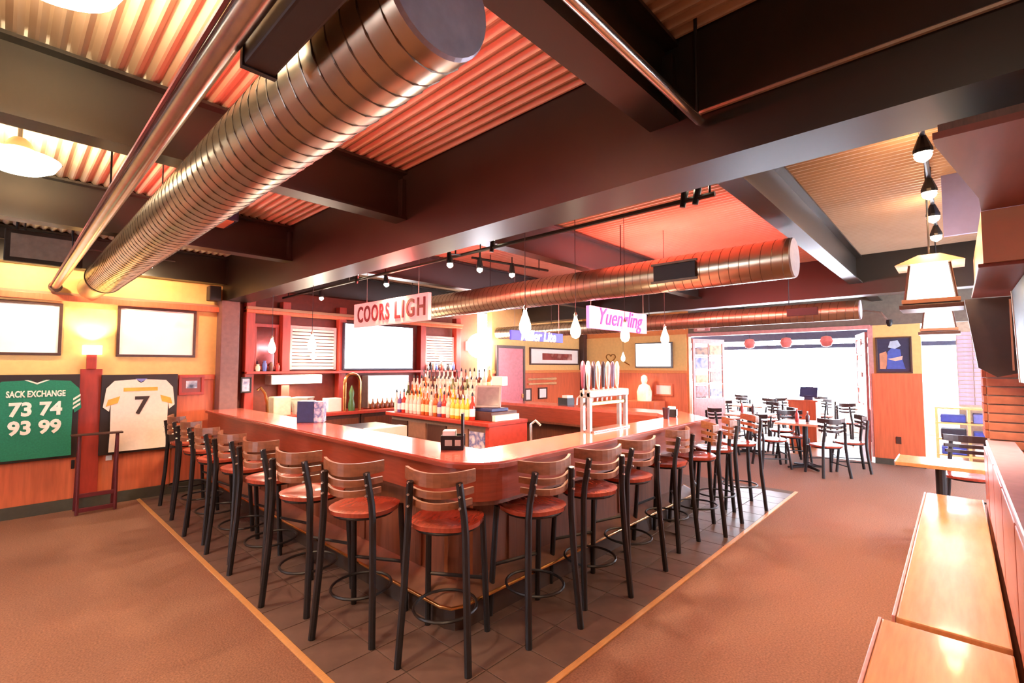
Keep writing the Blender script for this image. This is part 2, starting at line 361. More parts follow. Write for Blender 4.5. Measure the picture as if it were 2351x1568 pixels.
# raised stiles on the bar front
for y in [2.75+.75*k for k in range(7)]: CB((2.028, y, .28), (2.045, y+.07, .80), .004).build('front_stile', BARDIE, bar)
for x in [2.5+.75*k for k in range(4)]: CB((x, 2.362, .28), (x+.07, 2.379, .80), .004).build('front_stile', BARDIE, bar)
# sloping foot board with a brass edge
a, b = base(1.875, 2.245, .02)[0], base(2.05, 2.385, .21)[0]
m = MB(); n = len(a); m.add([(x, y, .20) for x, y in a]+[(x, y, .275) for x, y in b]+[(x, y, .185) for x, y in a]+[(x, y, .185) for x, y in b],
    [(i, i+1, n+i+1, n+i) for i in range(n-1)]+[(i, 2*n+i, 2*n+i+1, i+1) for i in range(n-1)]+[(2*n+i, 3*n+i, 3*n+i+1, 2*n+i+1) for i in range(n-1)])
m.build('foot_board', mat('foot_board_wood', '#7d5a48', .4, var=.2, scale=7), bar)
T([(x, y, .195) for x, y in a], .011, 8).build('foot_edge', BRASS, bar, smooth=True)
for (p, q) in (((2.03, 2.50), (2.07, 2.405)), ((2.07, 2.405), (2.16, 2.367))):
    d = Vector((q[0]-p[0], q[1]-p[1], 0)); nn = Vector((d.y, -d.x, 0)).normalized()*-.008
    MB().plate([(p[0], p[1], .28), (q[0], q[1], .28), (q[0], q[1], .80), (p[0], p[1], .80)], nn).build('corner_panel', mat('copper_panel', '#9a5f3c', .3, .5), bar)
# service side: dark rail and shelf
MB().box((2.32, 2.5, 1.005), (2.345, 7.3, 1.062)).box((2.345, 2.47, 1.005), (5.3, 2.49, 1.062)).build('drip_rail', mat('dark_rail', '#54302a', .4), bar)
MB().box((2.35, 2.9, .60), (2.62, 7.2, .64)).box((2.35, 2.52, .60), (5.2, 2.78, .64)).build('service_shelf', STEEL, bar)
# =================================================================== BAR STOOLS, CHAIRS
def make_chair(name, label, cat, seat, top, stool, slatm=None):
    t = thing(name, label, cat)
    k = 1.0
    sw = .2 if stool else .205
    rf, rs, rtp = (sw, -.225), (.168, -.19), (.142, -.225)
    for s in (-1, 1):
        pts = [(s*rf[0], rf[1]-.01, 0), (s*(rs[0]+.012), rs[1]-.012, seat*.55), (s*rs[0], rs[1], seat-.03), (s*(rs[0]-.006), rs[1]-.004, seat+.06), (s*rtp[0], rtp[1], top-.05)]
        T(pts, .021, 8).build('rear_leg', BLACK, t, smooth=True, local=True)
        T([(s*(sw-.005), .215, 0), (s*.175, .165, seat-.03)], .0195, 8).build('front_leg', BLACK, t, smooth=True, local=True)
    # seat frame
    fr = [(.185*math.cos(a), -.005+.185*math.sin(a), seat-.035) for a in [2*PI*i/20 for i in range(20)]]
    T(fr, .012, 6, closed=True).build('seat_frame', BLACK, t, local=True)
    # saddle seat
    m = MB(); N, R = 28, 6
    def outline(a):
        c, s_ = math.cos(a), math.sin(a); e = 2/2.7
        x = .212*abs(c)**e*(1 if c >= 0 else -1); y = .205*abs(s_)**e*(1 if s_ >= 0 else -1)
        if y < 0: x *= 1-.16*(y/.205)**2
        return x, y
    vs = [(0, 0, seat-.006)]; fs = []
    for r in range(1, R+1):
        f = r/R
        for j in range(N):
            x, y = outline(2*PI*j/N); z = seat-.006+.012*f**3 - (.006 if r == R else 0)+.006*max(0, math.cos(2*(2*PI*j/N-PI/2)))*math.sin(PI*f)
            vs.append((x*f, y*f, z))
    for j in range(N):
        x, y = outline(2*PI*j/N); vs.append((x*.985, y*.985, seat-.026))
    fs += [(0, 1+j, 1+(j+1) % N) for j in range(N)]
    for r in range(R): o, q = 1+r*N, 1+(r+1)*N; fs += [(o+j, q+j, q+(j+1) % N, o+(j+1) % N) for j in range(N)]
    fs.append(tuple(1+R*N+j for j in range(N)))
    m.add(vs, fs).build('seat', SEATW, t, smooth=True, local=True)
    # curved ladder-back slats
    for zt, h, wd in ((top, .078, .205), (top-.100, .040, .195), (top-.164, .038, .185)):
        m = MB(); n = 10; vs = []
        for i in range(n+1):
            u = -1+2*i/n; x = wd*u; y = -.245+.105*u*u; dy = .21*u/wd; nx, ny = -dy, 1; l = math.hypot(nx, ny); nx, ny = nx/l*.009, ny/l*.009
            lean = -.02*(zt-top+.2)
            hh = h*(1-.12*u*u)
            for (dx, ddy, z) in ((nx, ny, zt-hh), (nx, ny, zt), (-nx, -ny, zt), (-nx, -ny, zt-hh)): vs.append((x+dx, y+ddy+lean+.014, z+.014*u*u))
        fs = [(4*i+a, 4*i+(a+1) % 4, 4*i+4+(a+1) % 4, 4*i+4+a) for i in range(n) for a in range(4)]+[(3, 2, 1, 0), (4*n, 4*n+1, 4*n+2, 4*n+3)]
        m.add(vs, fs).build('back_slat', slatm or SLATW, t, local=True)
    for s in (-1, 1):
        for zt in (top-.055, top-.12, top-.183): T([(s*.148, -.243, zt), (s*.148, -.228, zt)], .007, 6).build('bolt', STEEL, t, local=True)
    if stool:
        T([(.182*math.cos(a), -.02+.195*math.sin(a), .25) for a in [2*PI*i/24 for i in range(24)]], .009, 6, closed=True).build('foot_ring', BLACK, t, smooth=True, local=True)
        T([(-.187, .195, .33), (.187, .195, .33)], .012, 6).build('foot_bar', BLACK, t, local=True)
    else:
        for s in (-1, 1): T([(s*.187, .19, .16), (s*.19, -.2, .16)], .009, 6).build('side_bar', BLACK, t, local=True)
        T([(-.187, .19, .22), (.187, .19, .22)], .009, 6).build('front_bar', BLACK, t, local=True)
    return t
GS = 'bar stools round the bar counter'
stool = make_chair('bar_stool', 'black metal bar stool with wooden ladder back at the rounded bar corner', 'bar stool', .75, 1.055, True)
stool['group'] = GS
def by_rear(p, q, d=.225):
    """centre and rotation from the two rear feet (left then right seen from behind)"""
    p, q = Vector((*p, 0)), Vector((*q, 0)); v = (q-p).normalized(); f = Vector((-v.y, v.x, 0)); c = (p+q)/2 + f*d
    return (c.x, c.y, .008), math.atan2(v.y, v.x)
l, r = by_rear((1.548, 2.292), (1.759, 1.959)); stool.location = l; stool.rotation_euler.z = r
ORD = ['first', 'second', 'third', 'fourth', 'fifth', 'sixth', 'seventh', 'eighth']
LS = [((1.353, 2.898), (1.544, 2.563)), ((1.289, 3.538), (1.435, 3.175)), ((1.304, 4.25), (1.415, 3.879)), ((1.303, 4.87), (1.37, 4.48)), ((1.285, 5.53), (1.35, 5.14)), ((1.322, 6.21), (1.37, 5.81)), ((1.357, 6.94), (1.39, 6.54))]
for i, (p, q) in enumerate(LS):
    l, r = by_rear(p, q); dup(stool, l, r, ORD[i]+' bar stool from the rounded corner, on the side toward the jersey wall')
RS = [((2.173, 1.888), (2.541, 1.799)), ((2.775, 1.90), (3.112, 1.773)), ((3.33, 1.894), (3.717, 1.779)), ((4.15, 1.86), (4.535, 1.846)), ((4.83, 1.70), (5.14, 1.92)), ((5.37, 1.72), (5.70, 1.90)), ((6.02, 1.66), (6.32, 1.90))]
for i, (p, q) in enumerate(RS):
    l, r = by_rear(p, q); dup(stool, l, r, ORD[i]+' bar stool from the rounded corner, on the side toward the dining room')
# =================================================================== JERSEY WALL THINGS
def frame_pic(name, label, cat, plane, c, z0, z1, u0, u1, fr, content, fw_=.03, dep=.035, group=None, sub=None):
    """framed flat thing on plane 'y' or 'x' at coordinate c, spanning u0..u1 and z0..z1"""
    def bx(a0, a1, b0, b1, d0, d1): return ((a0, c-d1, b0), (a1, c-d0, b1)) if plane == 'y' else ((c-d1, a0, b0), (c-d0, a1, b1))
    t = thing(name, label, cat, ((u0+u1)/2, c, z0) if plane == 'y' else (c, (u0+u1)/2, z0), 0, group)
    for (a0, a1, b0, b1) in ((u0, u1, z0, z0+fw_), (u0, u1, z1-fw_, z1), (u0, u0+fw_, z0+fw_, z1-fw_), (u1-fw_, u1, z0+fw_, z1-fw_)):
        CB(*bx(a0, a1, b0, b1, 0, dep), .004).build('frame_side', fr, t)
    B(*bx(u0+fw_, u1-fw_, z0+fw_, z1-fw_, 0, dep*.5)).build('picture', content, t)
    return t
def pale_print(name, c2): return art(name, ['#f4efe6', '#fbf7f0', '#fffdf8', c2], 1.5)
frame_pic('framed_print', 'large pale print in a thin dark frame above the green jersey', 'picture', 'y', 7.55, 1.775, 2.375, -.75, .47, DWOOD, pale_print('print_a', '#e9e2d6'))
frame_pic('framed_print', 'large pale print in a thin dark frame above the white jersey', 'picture', 'y', 7.55, 1.77, 2.40, .96, 1.79, DWOOD, pale_print('print_b', '#d8c3b4'))
t = frame_pic('framed_photo', 'small red framed photo beside the white jersey', 'picture', 'y', 7.52, 1.272, 1.535, 1.61, 1.9, REDW, mat('photo_red', '#8a3a30', .4), .035)
B((1.69, 7.495, 1.36), (1.82, 7.502, 1.46)).build('mount_print', art('photo_small', ['#2b3148', '#8b93a8', '#e8e8ee'], 12), t)
def jersey(label, x0, x1, z0, z1, body, sleeve_dir, m_body):
    cx = (x0+x1)/2; t = thing('framed_jersey', label, 'jersey', (cx, 7.5, z0))
    CB((x0-.02, 7.455, z0-.03), (min(x1+.03, .638) if x0 < 0 else x1+.03, 7.50, z1+.06), .004).build('shadow_box', mat('shadow_box', '#2a1c18', .5), t)
    w = x1-x0; hw = w/2; h = z1-z0
    pts = [(-.13, 1), (-.07, .965), (0, .95), (.07, .965), (.13, 1), (.72, .985), (.93, .88), (1.0, .62), (.84, .56), (.80, .66), (.79, .3), (.81, 0), (-.81, 0), (-.79, .3), (-.80, .66), (-.84, .56), (-1.0, .62), (-.93, .88), (-.72, .985)]
    pts = [(cx+u*hw, 7.453, z0+v*h) for u, v in pts]
    j = MB().plate(pts, (0, -.018, 0)).build('shirt', m_body, t)
    return t, j, cx, hw, h
GREEN = mat('green_mesh_fabric', '#1f7d5c', .75, var=.12, scale=60); CREAM = mat('cream_fabric', '#f1e2d0', .75, var=.04, scale=40)
NUMW = mat('cream_numerals', '#f6efdc', .6); NUMB = mat('dark_numerals', '#3a2a26', .6); GOLD = mat('gold_fabric', '#e8b34a', .7)
t, j, cx, hw, h = jersey('green jersey with the numbers 73 74 93 99 in a dark shadow box', -.09, .66, .64, 1.50, None, 0, GREEN)
F = 7.433
text('SACK EXCHANGE', .093, NUMW, ((cx, F, 1.345), *WY), j, sx=.62, bold=.003)
text('73 74', .20, NUMW, ((cx, F, 1.175), *WY), j, sx=.92, bold=.008); text('93 99', .20, NUMW, ((cx, F, .975), *WY), j, sx=.92, bold=.008)
MB().plate([(cx-.10, 7.435, 1.50), (cx, 7.435, 1.452), (cx+.10, 7.435, 1.50), (cx+.07, 7.435, 1.50), (cx, 7.435, 1.47), (cx-.07, 7.435, 1.50)], (0, -.004, 0)).build('collar', NUMW, j)
for s in (-1, 1):
    for dz in (0, .05, .10): MB().plate([(cx+s*.30, 7.435, 1.16+dz), (cx+s*.362, 7.435, 1.21+dz), (cx+s*.362, 7.435, 1.235+dz), (cx+s*.30, 7.435, 1.185+dz)], (0, -.004, 0)).build('sleeve_stripe', NUMW, j)
t, j, cx, hw, h = jersey('white jersey with a dark number 7 and gold sleeve patches in a shadow box', .85, 1.56, .625, 1.49, None, 0, CREAM)
text('7', .30, NUMB, ((cx+.01, F, 1.16), *WY), j, bold=.006)
B((cx-.17, F, 1.345), (cx+.17, F+.004, 1.39)).build('name_bar', GOLD, j)
for s in (-1, 1): MB().plate([(cx+s*.2, 7.435, 1.29), (cx+s*.31, 7.435, 1.25), (cx+s*.33, 7.435, 1.17), (cx+s*.22, 7.435, 1.21)], (0, -.004, 0)).build('sleeve_patch', GOLD, j)
t2 = MB().plate([(cx-.06, 7.435, 1.50), (cx, 7.435, 1.455), (cx+.06, 7.435, 1.50)], (0, -.004, 0)).build('collar', mat('lilac_fabric', '#7f86c8', .6), j)
# sconce
t = thing('wall_sconce', 'small cream box sconce casting light up the yellow wall between the two prints', 'sconce', (.73, 7.5, 1.78))
CB((.65, 7.43, 1.79), (.82, 7.54, 1.90), .006).build('shade', emit('sconce_shade', (1, .85, .62), 2.2), t); CB((.69, 7.47, 1.62), (.78, 7.54, 1.79), .006).build('bracket', REDW, t)
lamp('SPOT', (.735, 7.44, 1.93), 22, (1, .8, .42), .04, t, rot=(math.radians(172), 0, 0), spot=math.radians(120))
# tray stand
t = thing('tray_stand', 'dark red wooden folding stand leaning by the white jersey', 'stand', (.79, 7.28, 0))
CB((.56, 7.14, .875), (1.01, 7.24, .895), .005).build('top_board', DWOOD, t)
MAR = mat('maroon_wood', '#5e1f26', .4)
for x in (.635, .965):
    T([(x, 7.17, .008), (x, 7.2, .875)], .017, 8).build('leg', MAR, t); T([(x-.0, 7.42, .008), (x, 7.22, .86)], .015, 8).build('leg', MAR, t)
for z in (.03, .19): CB((.64, 7.165, z), (.96, 7.185, z+.045), .004).build('cross_rail', MAR, t)
tag(CB((.905, 7.515, .52), (.965, 7.526, .58), .003).build('wall_plate', WHITE), 'cream wall plate on the wainscot behind the folding stand', 'outlet')
tag(CB((.60, 7.515, .47), (.63, 7.526, .57), .003).build('wall_plate', BLACK), 'dark wall socket on the wainscot under the green jersey', 'outlet')
# loudspeaker by the column
t = thing('wall_speaker', 'black loudspeaker on a bracket between the yellow wall and the steel column', 'speaker', (1.97, 7.4, 2.52))
CB((1.88, 7.30, 2.54), (2.02, 7.46, 2.74), .012).build('cabinet', BLACK, t); CB((1.92, 7.44, 2.6), (1.98, 7.55, 2.66), .004).build('bracket', STEEL, t)
# ceiling-hung television near the jersey wall
t = thing('hanging_television', 'ceiling-hung television seen above the print over the green jersey', 'television', (.2, 6.4, 2.62))
CB((-.02, 6.32, 2.62), (.52, 6.38, 2.92), .01).build('casing', mat('tv_frame', '#2a2620', .5), t); B((.02, 6.312, 2.66), (.48, 6.32, 2.88)).build('screen', mat('grey_screen', '#8f8a7c', .2), t)
for x in (.06, .44): T([(x, 6.35, 2.92), (x, 6.35, 3.22)], .012, 6).build('hanger', BLACK, t)
def spot_head(t, p, dirv, e=8, r=.03, name='lamp_head', col=WARM):
    p = Vector(p); d = Vector(dirv).normalized()
    hd = T([p-d*.10, p-d*.02, p], [.018, r*1.05, r*1.05], 12).build(name, BLACK, t)
    T([p-d*.10, p-d*.10+Vector((0, 0, .06))], .006, 6).build('yoke', BLACK, hd)
    MB().lathe([(.004, -r*.9), (r*.75, -r*.45), (r*.95, 0), (r*.75, r*.45), (.004, r*.9)], p+d*.015, 12).build('bulb', BULB, hd, smooth=True)
    if e: lamp('SPOT', p+d*.07, e*2.2, col, .03, t, rot=d.to_track_quat('-Z', 'Y').to_euler(), spot=math.radians(150))
t = thing('track_light', 'black track with a spotlight and a second, added one aimed at the jersey wall', 'spotlight', (.12, 6.9, 2.9)); T([(-.1, 6.9, 2.93), (1.4, 6.9, 2.93)], .012, 6).build('rail', BLACK, t); T([(.12, 6.9, 2.93), (.12, 6.9, 3.22)], .008, 6).build('rod', BLACK, t)
spot_head(t, (.14, 6.86, 2.83), (0, .6, -.6), 13); spot_head(t, (1.15, 6.86, 2.83), (.1, .6, -.6), 11)  # second head is added to brighten the jersey wall
# dome pendants
def dome(label, x, y, z=2.86, e=52, up=True):
    t = thing('dome_pendant', label, 'pendant lamp', (x, y, z), 0, 'glass dome pendants in the row beside the duct')
    MB().lathe([(.02, 0), (.11, .015), (.17, .05), (.195, .10), (.185, .105), (.16, .06), (.10, .028), (.02, .014)], (x, y, z), 28, cap=False).build('bowl', emit('bowl_glass', (1, .88, .66), 9), t, smooth=True)
    MB().lathe([(.05, .12), (.075, .15), (.05, .2), (.03, .22)], (x, y, z), 16).build('ballast', mat('lamp_cap', '#6a4c32', .5), t, smooth=True)
    T([(x, y, z+.2), (x, y, 3.22)], .012, 8).build('stem', BLACK, t)
    for a in (0, 2.09, 4.19): T([(x+.2*math.cos(a), y+.2*math.sin(a), z+.1), (x+.05*math.cos(a), y+.05*math.sin(a), z+.15)], .004, 5).build('arm', BLACK, t)
    if up: lamp('POINT', (x, y, z+.085), e*1.3, (1, .70, .38), .07, t)
    lamp('SPOT', (x, y, z-.04), e*1.6, (1, .66, .40), .1, t, spot=math.radians(130))
dome('white glowing dome pendant between the two cross beams by the steel pipe', .03, 4.25)
dome('white glowing dome pendant cut by the top of the picture above the carpet', .06, 2.09)
dome('dome pendant behind the camera over the open carpet', .06, -.2, e=75, up=False)
dome('dome pendant over the carpet by the rear windows', -2.2, 2.16, up=False)
dome('dome pendant over the carpet near the rear corner of the jersey wall', -2.2, 5.2, up=False)
# =================================================================== OVER THE BAR
t = thing('track_light', 'long black lighting track with several bulbs above the bar', 'track light', (2.87, 4.2, 2.6))
T([(2.87, 1.02, 2.68), (2.87, 7.4, 2.68)], .016, 8).build('rail', BLACK, t)
for y in (1.05, 3.4, 5.4, 7.2): T([(2.87, y, 2.69), (2.87, y, 3.22)], .008, 6).build('rod', BLACK, t)
for p in ((2.72, 3.3), (2.9, 4.62), (2.9, 6.2)): T([(2.87, p[1], 2.68), (p[0], p[1], 2.66)], .006, 5).build('arm', BLACK, t); spot_head(t, (p[0], p[1], 2.575), (.1, 0, -1), 16)
for y in (1.2, 1.12, 2.9, 5.2): spot_head(t, (2.87, y, 2.74), (0, -.2, 1), 0, .022, 'lamp_head')
t = thing('track_light', 'short lighting track crossing toward the bottle display', 'track light', (3.2, 3.2, 2.6))
T([(2.95, 3.26, 2.66), (3.9, 3.12, 2.66)], .012, 8).build('rail', BLACK, t)
for x in (3.0, 3.85): T([(x, 3.2, 2.66), (x, 3.2, 3.22)], .006, 6).build('rod', BLACK, t)
for x, y in ((3.03, 3.24), (3.42, 3.19)): spot_head(t, (x, y, 2.57), (.1, .1, -1), 16)
def teardrop(label, x, y, z=1.96, e=13):
    t = thing('pendant_lamp', label, 'pendant lamp', (x, y, z), 0, 'frosted teardrop pendants over the bar')
    MB().lathe([(.004, -.07), (.030, -.058), (.045, -.025), (.045, .008), (.033, .05), (.019, .09), (.011, .12)], (x, y, z), 18).build('shade', FROST, t, smooth=True)
    MB().lathe([(.014, .12), (.016, .135), (.006, .16)], (x, y, z), 10).build('cap', STEEL, t); T([(x, y, z+.16), (x, y, 3.22)], .003, 5).build('cord', BLACK, t)
    lamp('SPOT', (x, y, z-.11), e*2.2, (1, .8, .56), .05, t, spot=math.radians(160))
for i, (x, y) in enumerate(((2.72, 2.40), (3.38, 2.40), (4.22, 2.40), (5.02, 2.36))): teardrop(ORD[i]+' teardrop pendant from the rounded corner over the stool side of the bar', x, y)
for i, (x, y) in enumerate(((2.36, 5.25), (2.36, 6.40))): teardrop(ORD[i]+' teardrop pendant over the bar toward the jersey wall, in front of the slatted panel', x, y, 1.885)
teardrop('lone teardrop pendant hanging near the heart ornament wall', 9.4, 5.4, 1.83)
# hanging signs
PK = emit('pink_sign_face', '#ff8f8f', .35, lin('#f0a0a0')); RL = mat('sign_red', '#7a1a2c', .5)
t = thing('hanging_sign', 'long pale pink sign board lettered in dark red, hung on cords over the bar', 'sign', (3, 4.7, 2.13))
CB((2.985, 3.97, 2.13), (3.03, 5.48, 2.42), .006).build('board', PK, t)
text('COORS', .27, RL, ((2.98, 5.03, 2.27), *WX), t, sx=.70, bold=.005, space=1.18); text('LIGH', .27, RL, ((2.98, 4.29, 2.27), *WX), t, sx=.84, bold=.005, space=1.25)
for y in (4.15, 5.2): T([(3.0, y, 2.42), (3.0, y, 3.22)], .003, 5).build('cord', STEEL, t)
lamp('POINT', (3.12, 4.7, 2.5), 40, PINK, .15, t)
p0, p1 = ony(1350, 700, 3.2), ony(1482, 765, 3.2)
t = thing('hanging_sign', 'pink and violet script sign hung from the ceiling over the bar taps', 'sign', ((p0.x+p1.x)/2, 3.2, 2.1))
CB((p0.x, 3.185, 2.11), (p1.x, 3.23, 2.38), .006).build('board', emit('violet_sign_face', '#ff8fd8', .45, lin('#e0a0c8')), t)
text('Yuengling', .30, emit('sign_violet', '#8a2f86', .3), (((p0.x+p1.x)/2, 3.18, 2.26), *WY), t, sx=.95, shear=.35)
for x in (p0.x+.06, p1.x-.06): CB((x-.05, 3.175, 2.11), (x+.05, 3.188, 2.38), .003).build('end_panel', emit('sign_pale', '#ffd0ec', 1.0), t); T([(x, 3.2, 2.38), (x, 3.2, 3.22)], .003, 5).build('cord', STEEL, t)
lamp('POINT', ((p0.x+p1.x)/2, 3.1, 2.55), 55, PINK, .15, t); lamp('POINT', ((p0.x+p1.x)/2-.6, 2.4, 2.62), 25, PINK, .15, t)
p0, p1 = ony(1172, 757, 5.0), ony(1291, 787, 5.0)
t = thing('hanging_sign', 'pale blue sign board with white lettering hung beyond the bottles', 'sign', ((p0.x+p1.x)/2, 5, p1.z))
CB((p0.x, 4.985, p1.z), (p1.x, 5.02, p0.z), .006).build('board', emit('blue_sign_face', '#6a66e8', .35, lin('#4a48a8')), t)
text('Miller Lite', .24, emit('sign_white', '#ffffff', 1.6), (((p0.x+p1.x)/2, 4.98, (p0.z+p1.z)/2), *WY), t, sx=.9, shear=.2, bold=.004)
for x in (p0.x+.1, p1.x-.1): T([(x, 5, p0.z), (x, 5, 3.22)], .003, 5).build('cord', STEEL, t)
t = thing('globe_lamp', 'large glaring white globe lamp beside the blue sign at the back of the bar', 'lamp', (6.9, 7.2, 1.9))
MB().lathe([(.01, -.26)]+[(.26*math.cos(a), .26*math.sin(a)) for a in [-PI/2+PI*i/10 for i in range(1, 10)]]+[(.01, .26)], (6.75, 7.22, 2.08), 20).build('globe', emit('globe_glass', (1, .97, .92), 9), t, smooth=True)
CB((6.65, 7.44, 1.98), (6.85, 7.55, 2.18), .01).build('wall_mount', WHITE, t)
lamp('POINT', (6.75, 6.85, 2.08), 18, (1, .9, .75), .2, t)
# =================================================================== BACK BAR
bb = thing('back_bar', 'red wood back bar with posts, shelf and base cabinets below the big television', 'back bar', (4.5, 7.3, 0))
for x in (2.36, 2.86, 3.76, 5.38, 6.25): CB((x, 7.36, 0), (x+.12, 7.5, 2.62), .008).build('post', REDW, bb)
CB((2.36, 7.34, 2.42), (6.4, 7.5, 2.47), .008).build('header', WAINS, bb); CB((2.36, 7.32, 2.47), (6.4, 7.5, 2.51), .006).build('header_cap', TANW, bb)
CB((2.36, 7.30, 1.54), (6.4, 7.5, 1.58), .006).build('upper_shelf', REDW, bb)
CB((2.36, 6.95, .90), (6.4, 7.5, .95), .006).build('work_top', REDW, bb)
for i in range(5):
    x = 2.37+i*.80; c = CB((x, 7.0, .05), (x+.78, 7.45, .90), .004).build('base_cabinet', DWOOD, bb); CB((x+.05, 6.985, .12), (x+.75, 7.0, .84), .004).build('door', BARDIE, c)
def slat_panel(label, x0, x1, z0, z1):
    t = thing('slatted_panel', label, 'panel', ((x0+x1)/2, 7.4, z0)); fr = MB().box((x0, 7.42, z0), (x0+.04, 7.46, z1)).box((x1-.04, 7.42, z0), (x1, 7.46, z1)).box((x0+.04, 7.42, z1-.04), (x1-.04, 7.46, z1)).build('frame', PINKF, t)
    n = 12; h = (z1-z0-.04)/n
    for i in range(n): CB((x0+.04, 7.425, z0+i*h+.006), (x1-.04, 7.445, z0+(i+1)*h-.006), .003).build('slat', mat('pale_slat', '#c9b4ae', .45), t)
    lamp('POINT', ((x0+x1)/2-.05, 7.22, z0+.22), 12, (1, .9, .7), .04, t)
    MB().lathe([(.004, -.05), (.04, -.02), (.045, .02), (.02, .06), (.004, .07)], ((x0+x1)/2-.05, 7.32, z0+.2), 12).build('lamp_bulb', FROST, t)
slat_panel('pale slatted panel with a glowing lamp beside the big television, toward the jersey wall', 2.99, 3.74, 1.60, 2.28)
slat_panel('pale slatted panel with a glowing lamp on the register side of the big television', 5.52, 6.24, 1.60, 2.24)
frame_pic('bar_mirror', 'dark red framed mirror behind the bar next to the steel column', 'mirror', 'y', 7.5, 1.60, 2.28, 2.49, 2.85, REDW, mat('mirror_glass', '#a05a58', .08, .9), .05)
t = thing('television', 'big bright television over the back bar, showing a nearly white picture', 'television', (4.63, 7.3, 1.60))
a0, a1 = ony(790, 740, 7.3), ony(948, 849, 7.3)
CB((a0.x, 7.30, a1.z), (a1.x, 7.36, a0.z), .008).build('bezel', mat('dark_bezel', '#2a2030', .4), t)
B((a0.x+.025, 7.294, a1.z+.03), (a1.x-.02, 7.3, a0.z-.02)).build('screen', emit('tv_picture', (.95, .98, 1.0), 2.4), t)
B((a1.x-.28, 7.291, a0.z-.42), (a1.x-.04, 7.294, a0.z-.08)).build('screen_graphic', emit('tv_picture_teal', (.62, .95, .93), 1.4), t)
CB((4.5, 7.36, 1.8), (4.8, 7.46, 2.1), .004).build('mount', BLACK, t)
lamp('AREA', (4.63, 7.25, 2.0), 8, (.9, .95, 1), .6, t, rot=(-PI/2, 0, 0))
orn = [('cream vase', '#e8dcc4'), ('blue jug', '#5a68b0'), ('brown jug', '#6a3a28'), ('red tin', '#b83a34'), ('white mug', '#f0eeea'), ('dark bottle', '#2e2226')]
for i in range(14):
    x = 2.52+i*.09 if i < 4 else 3.92+(i-4)*.02 if i < 4 else 5.52+(i-4)*.07
    nm, c_ = orn[i % 6]; hh = .10+.05*((i*7) % 4)/3
    tag(MB().lathe([(.026, 0), (.034, hh*.4), (.03, hh*.7), (.018, hh*.85), (.022, hh)], (x, 7.335, 1.582), 10).build('shelf_ornament', mat('ornament_'+nm.replace(' ', '_'), c_, .3), smooth=True), nm+' on the upper back bar shelf '+('by the red framed mirror' if i < 4 else 'on the register side of the television'), nm.split()[1], 'ornaments on the upper back bar shelf')
# lit hood and cooler
def rope(label, x, z, y0, y1, power=52):  # added red tubes, hidden on the ducts to tint the deck red
    t = thing('added_rope_light', label, 'added light', (x, (y0+y1)/2, z)); T([(x, y0, z+.012), (x, y1, z+.012)], .012, 8).build('tube', emit('red_glow_fill_%d' % power, (1, .09, .07), power), t); CB((x-.02, y0-.03, z), (x+.02, y0, z+.03), .003).build('plug', BLACK, t)
for i, (y0, y1) in enumerate(((1.15, 3.03), (3.25, 5.15), (5.37, 6.6))): rope('added red rope light for the ceiling glow, hidden on the large duct, '+['bay nearest its end cap', 'middle bay', 'bay nearest the jersey wall'][i], .893, 2.69, y0, y1)
rope('added red rope light for the ceiling glow, hidden on the duct crossing above the bar', 4.62, 2.69, 1.15, 3.03, 130)
t = thing('lit_hood', 'white lit hood over the work top next to the steel column', 'hood', (3.0, 7.2, 1.38)); CB((2.62, 7.1, 1.39), (3.36, 7.34, 1.53), .01).build('casing', STEEL, t); B((2.64, 7.09, 1.40), (3.34, 7.1, 1.52)).build('light_panel', emit('fluorescent', (1, .93, .78), 5), t)
lamp('AREA', (3.0, 7.2, 1.37), 6, (1, .85, .6), .4, t)
t = thing('glass_cooler', 'yellow lit bottle cooler shelf under the big television', 'cooler', (4.5, 7.1, .95)); CB((4.15, 7.12, .96), (4.95, 7.32, 1.50), .008).build('cabinet', STEEL, t)
for z in (1.04, 1.30): B((4.19, 7.105, z), (4.91, 7.12, z+.16)).build('lit_shelf', emit('cooler_light', (1, .86, .50), 4), t)
for i in range(8):
    x = 4.22+i*.09; tag(MB().lathe([(.024, 0), (.026, .09), (.01, .13), (.01, .17)], (x, 7.08, .952), 10).build('beer_bottle', mat('amber_glass', '#7a3a1c', .15), smooth=True), 'brown bottle in the row before the lit cooler', 'bottle', 'brown bottles before the cooler')
tag(CB((2.62, 6.98, .951), (2.86, 7.2, 1.22), .02).build('ice_maker', mat('grey_green_plastic', '#b9bfa8', .4)), 'small grey-green box with rounded edges at the column end of the back work top', 'appliance')
t = thing('bus_tub', 'grey plastic bus tub on the back work top', 'tub', (3.05, 7.1, .951)); MB().lathe([(.14, 0), (.17, .22), (.185, .23), (.185, .245), (.16, .245), (.13, .02)], (3.08, 7.13, .951), 4, cap=False).build('tub_shell', GREY, t); 
tag(CB((3.44, 7.05, .951), (3.66, 7.25, 1.16), .012).build('carton', WHITE), 'white carton on the back work top beside the bus tub', 'box')
t = thing('beer_font', 'curved brass fitting standing on the back work top near the column', 'tap', (2.72, 7.05, .951)); T([(2.56, 7.04, .951), (2.55, 7.04, 1.15), (2.52, 7.04, 1.28), (2.46, 7.04, 1.36), (2.42, 7.04, 1.32)], .02, 8).build('swan_neck', BRASS, t, smooth=True)
CB((2.5, 7.0, .951), (2.6, 7.1, .97), .004).build('base', BRASS, t)
t = frame_pic('framed_photo', 'small dark framed photo behind the bar beside the steel column', 'picture', 'y', 7.355, 1.28, 1.50, 2.30, 2.44, BLACK, art('photo_blue', ['#5a5f9c', '#c6c9e4', '#2a2a40'], 10), .02)
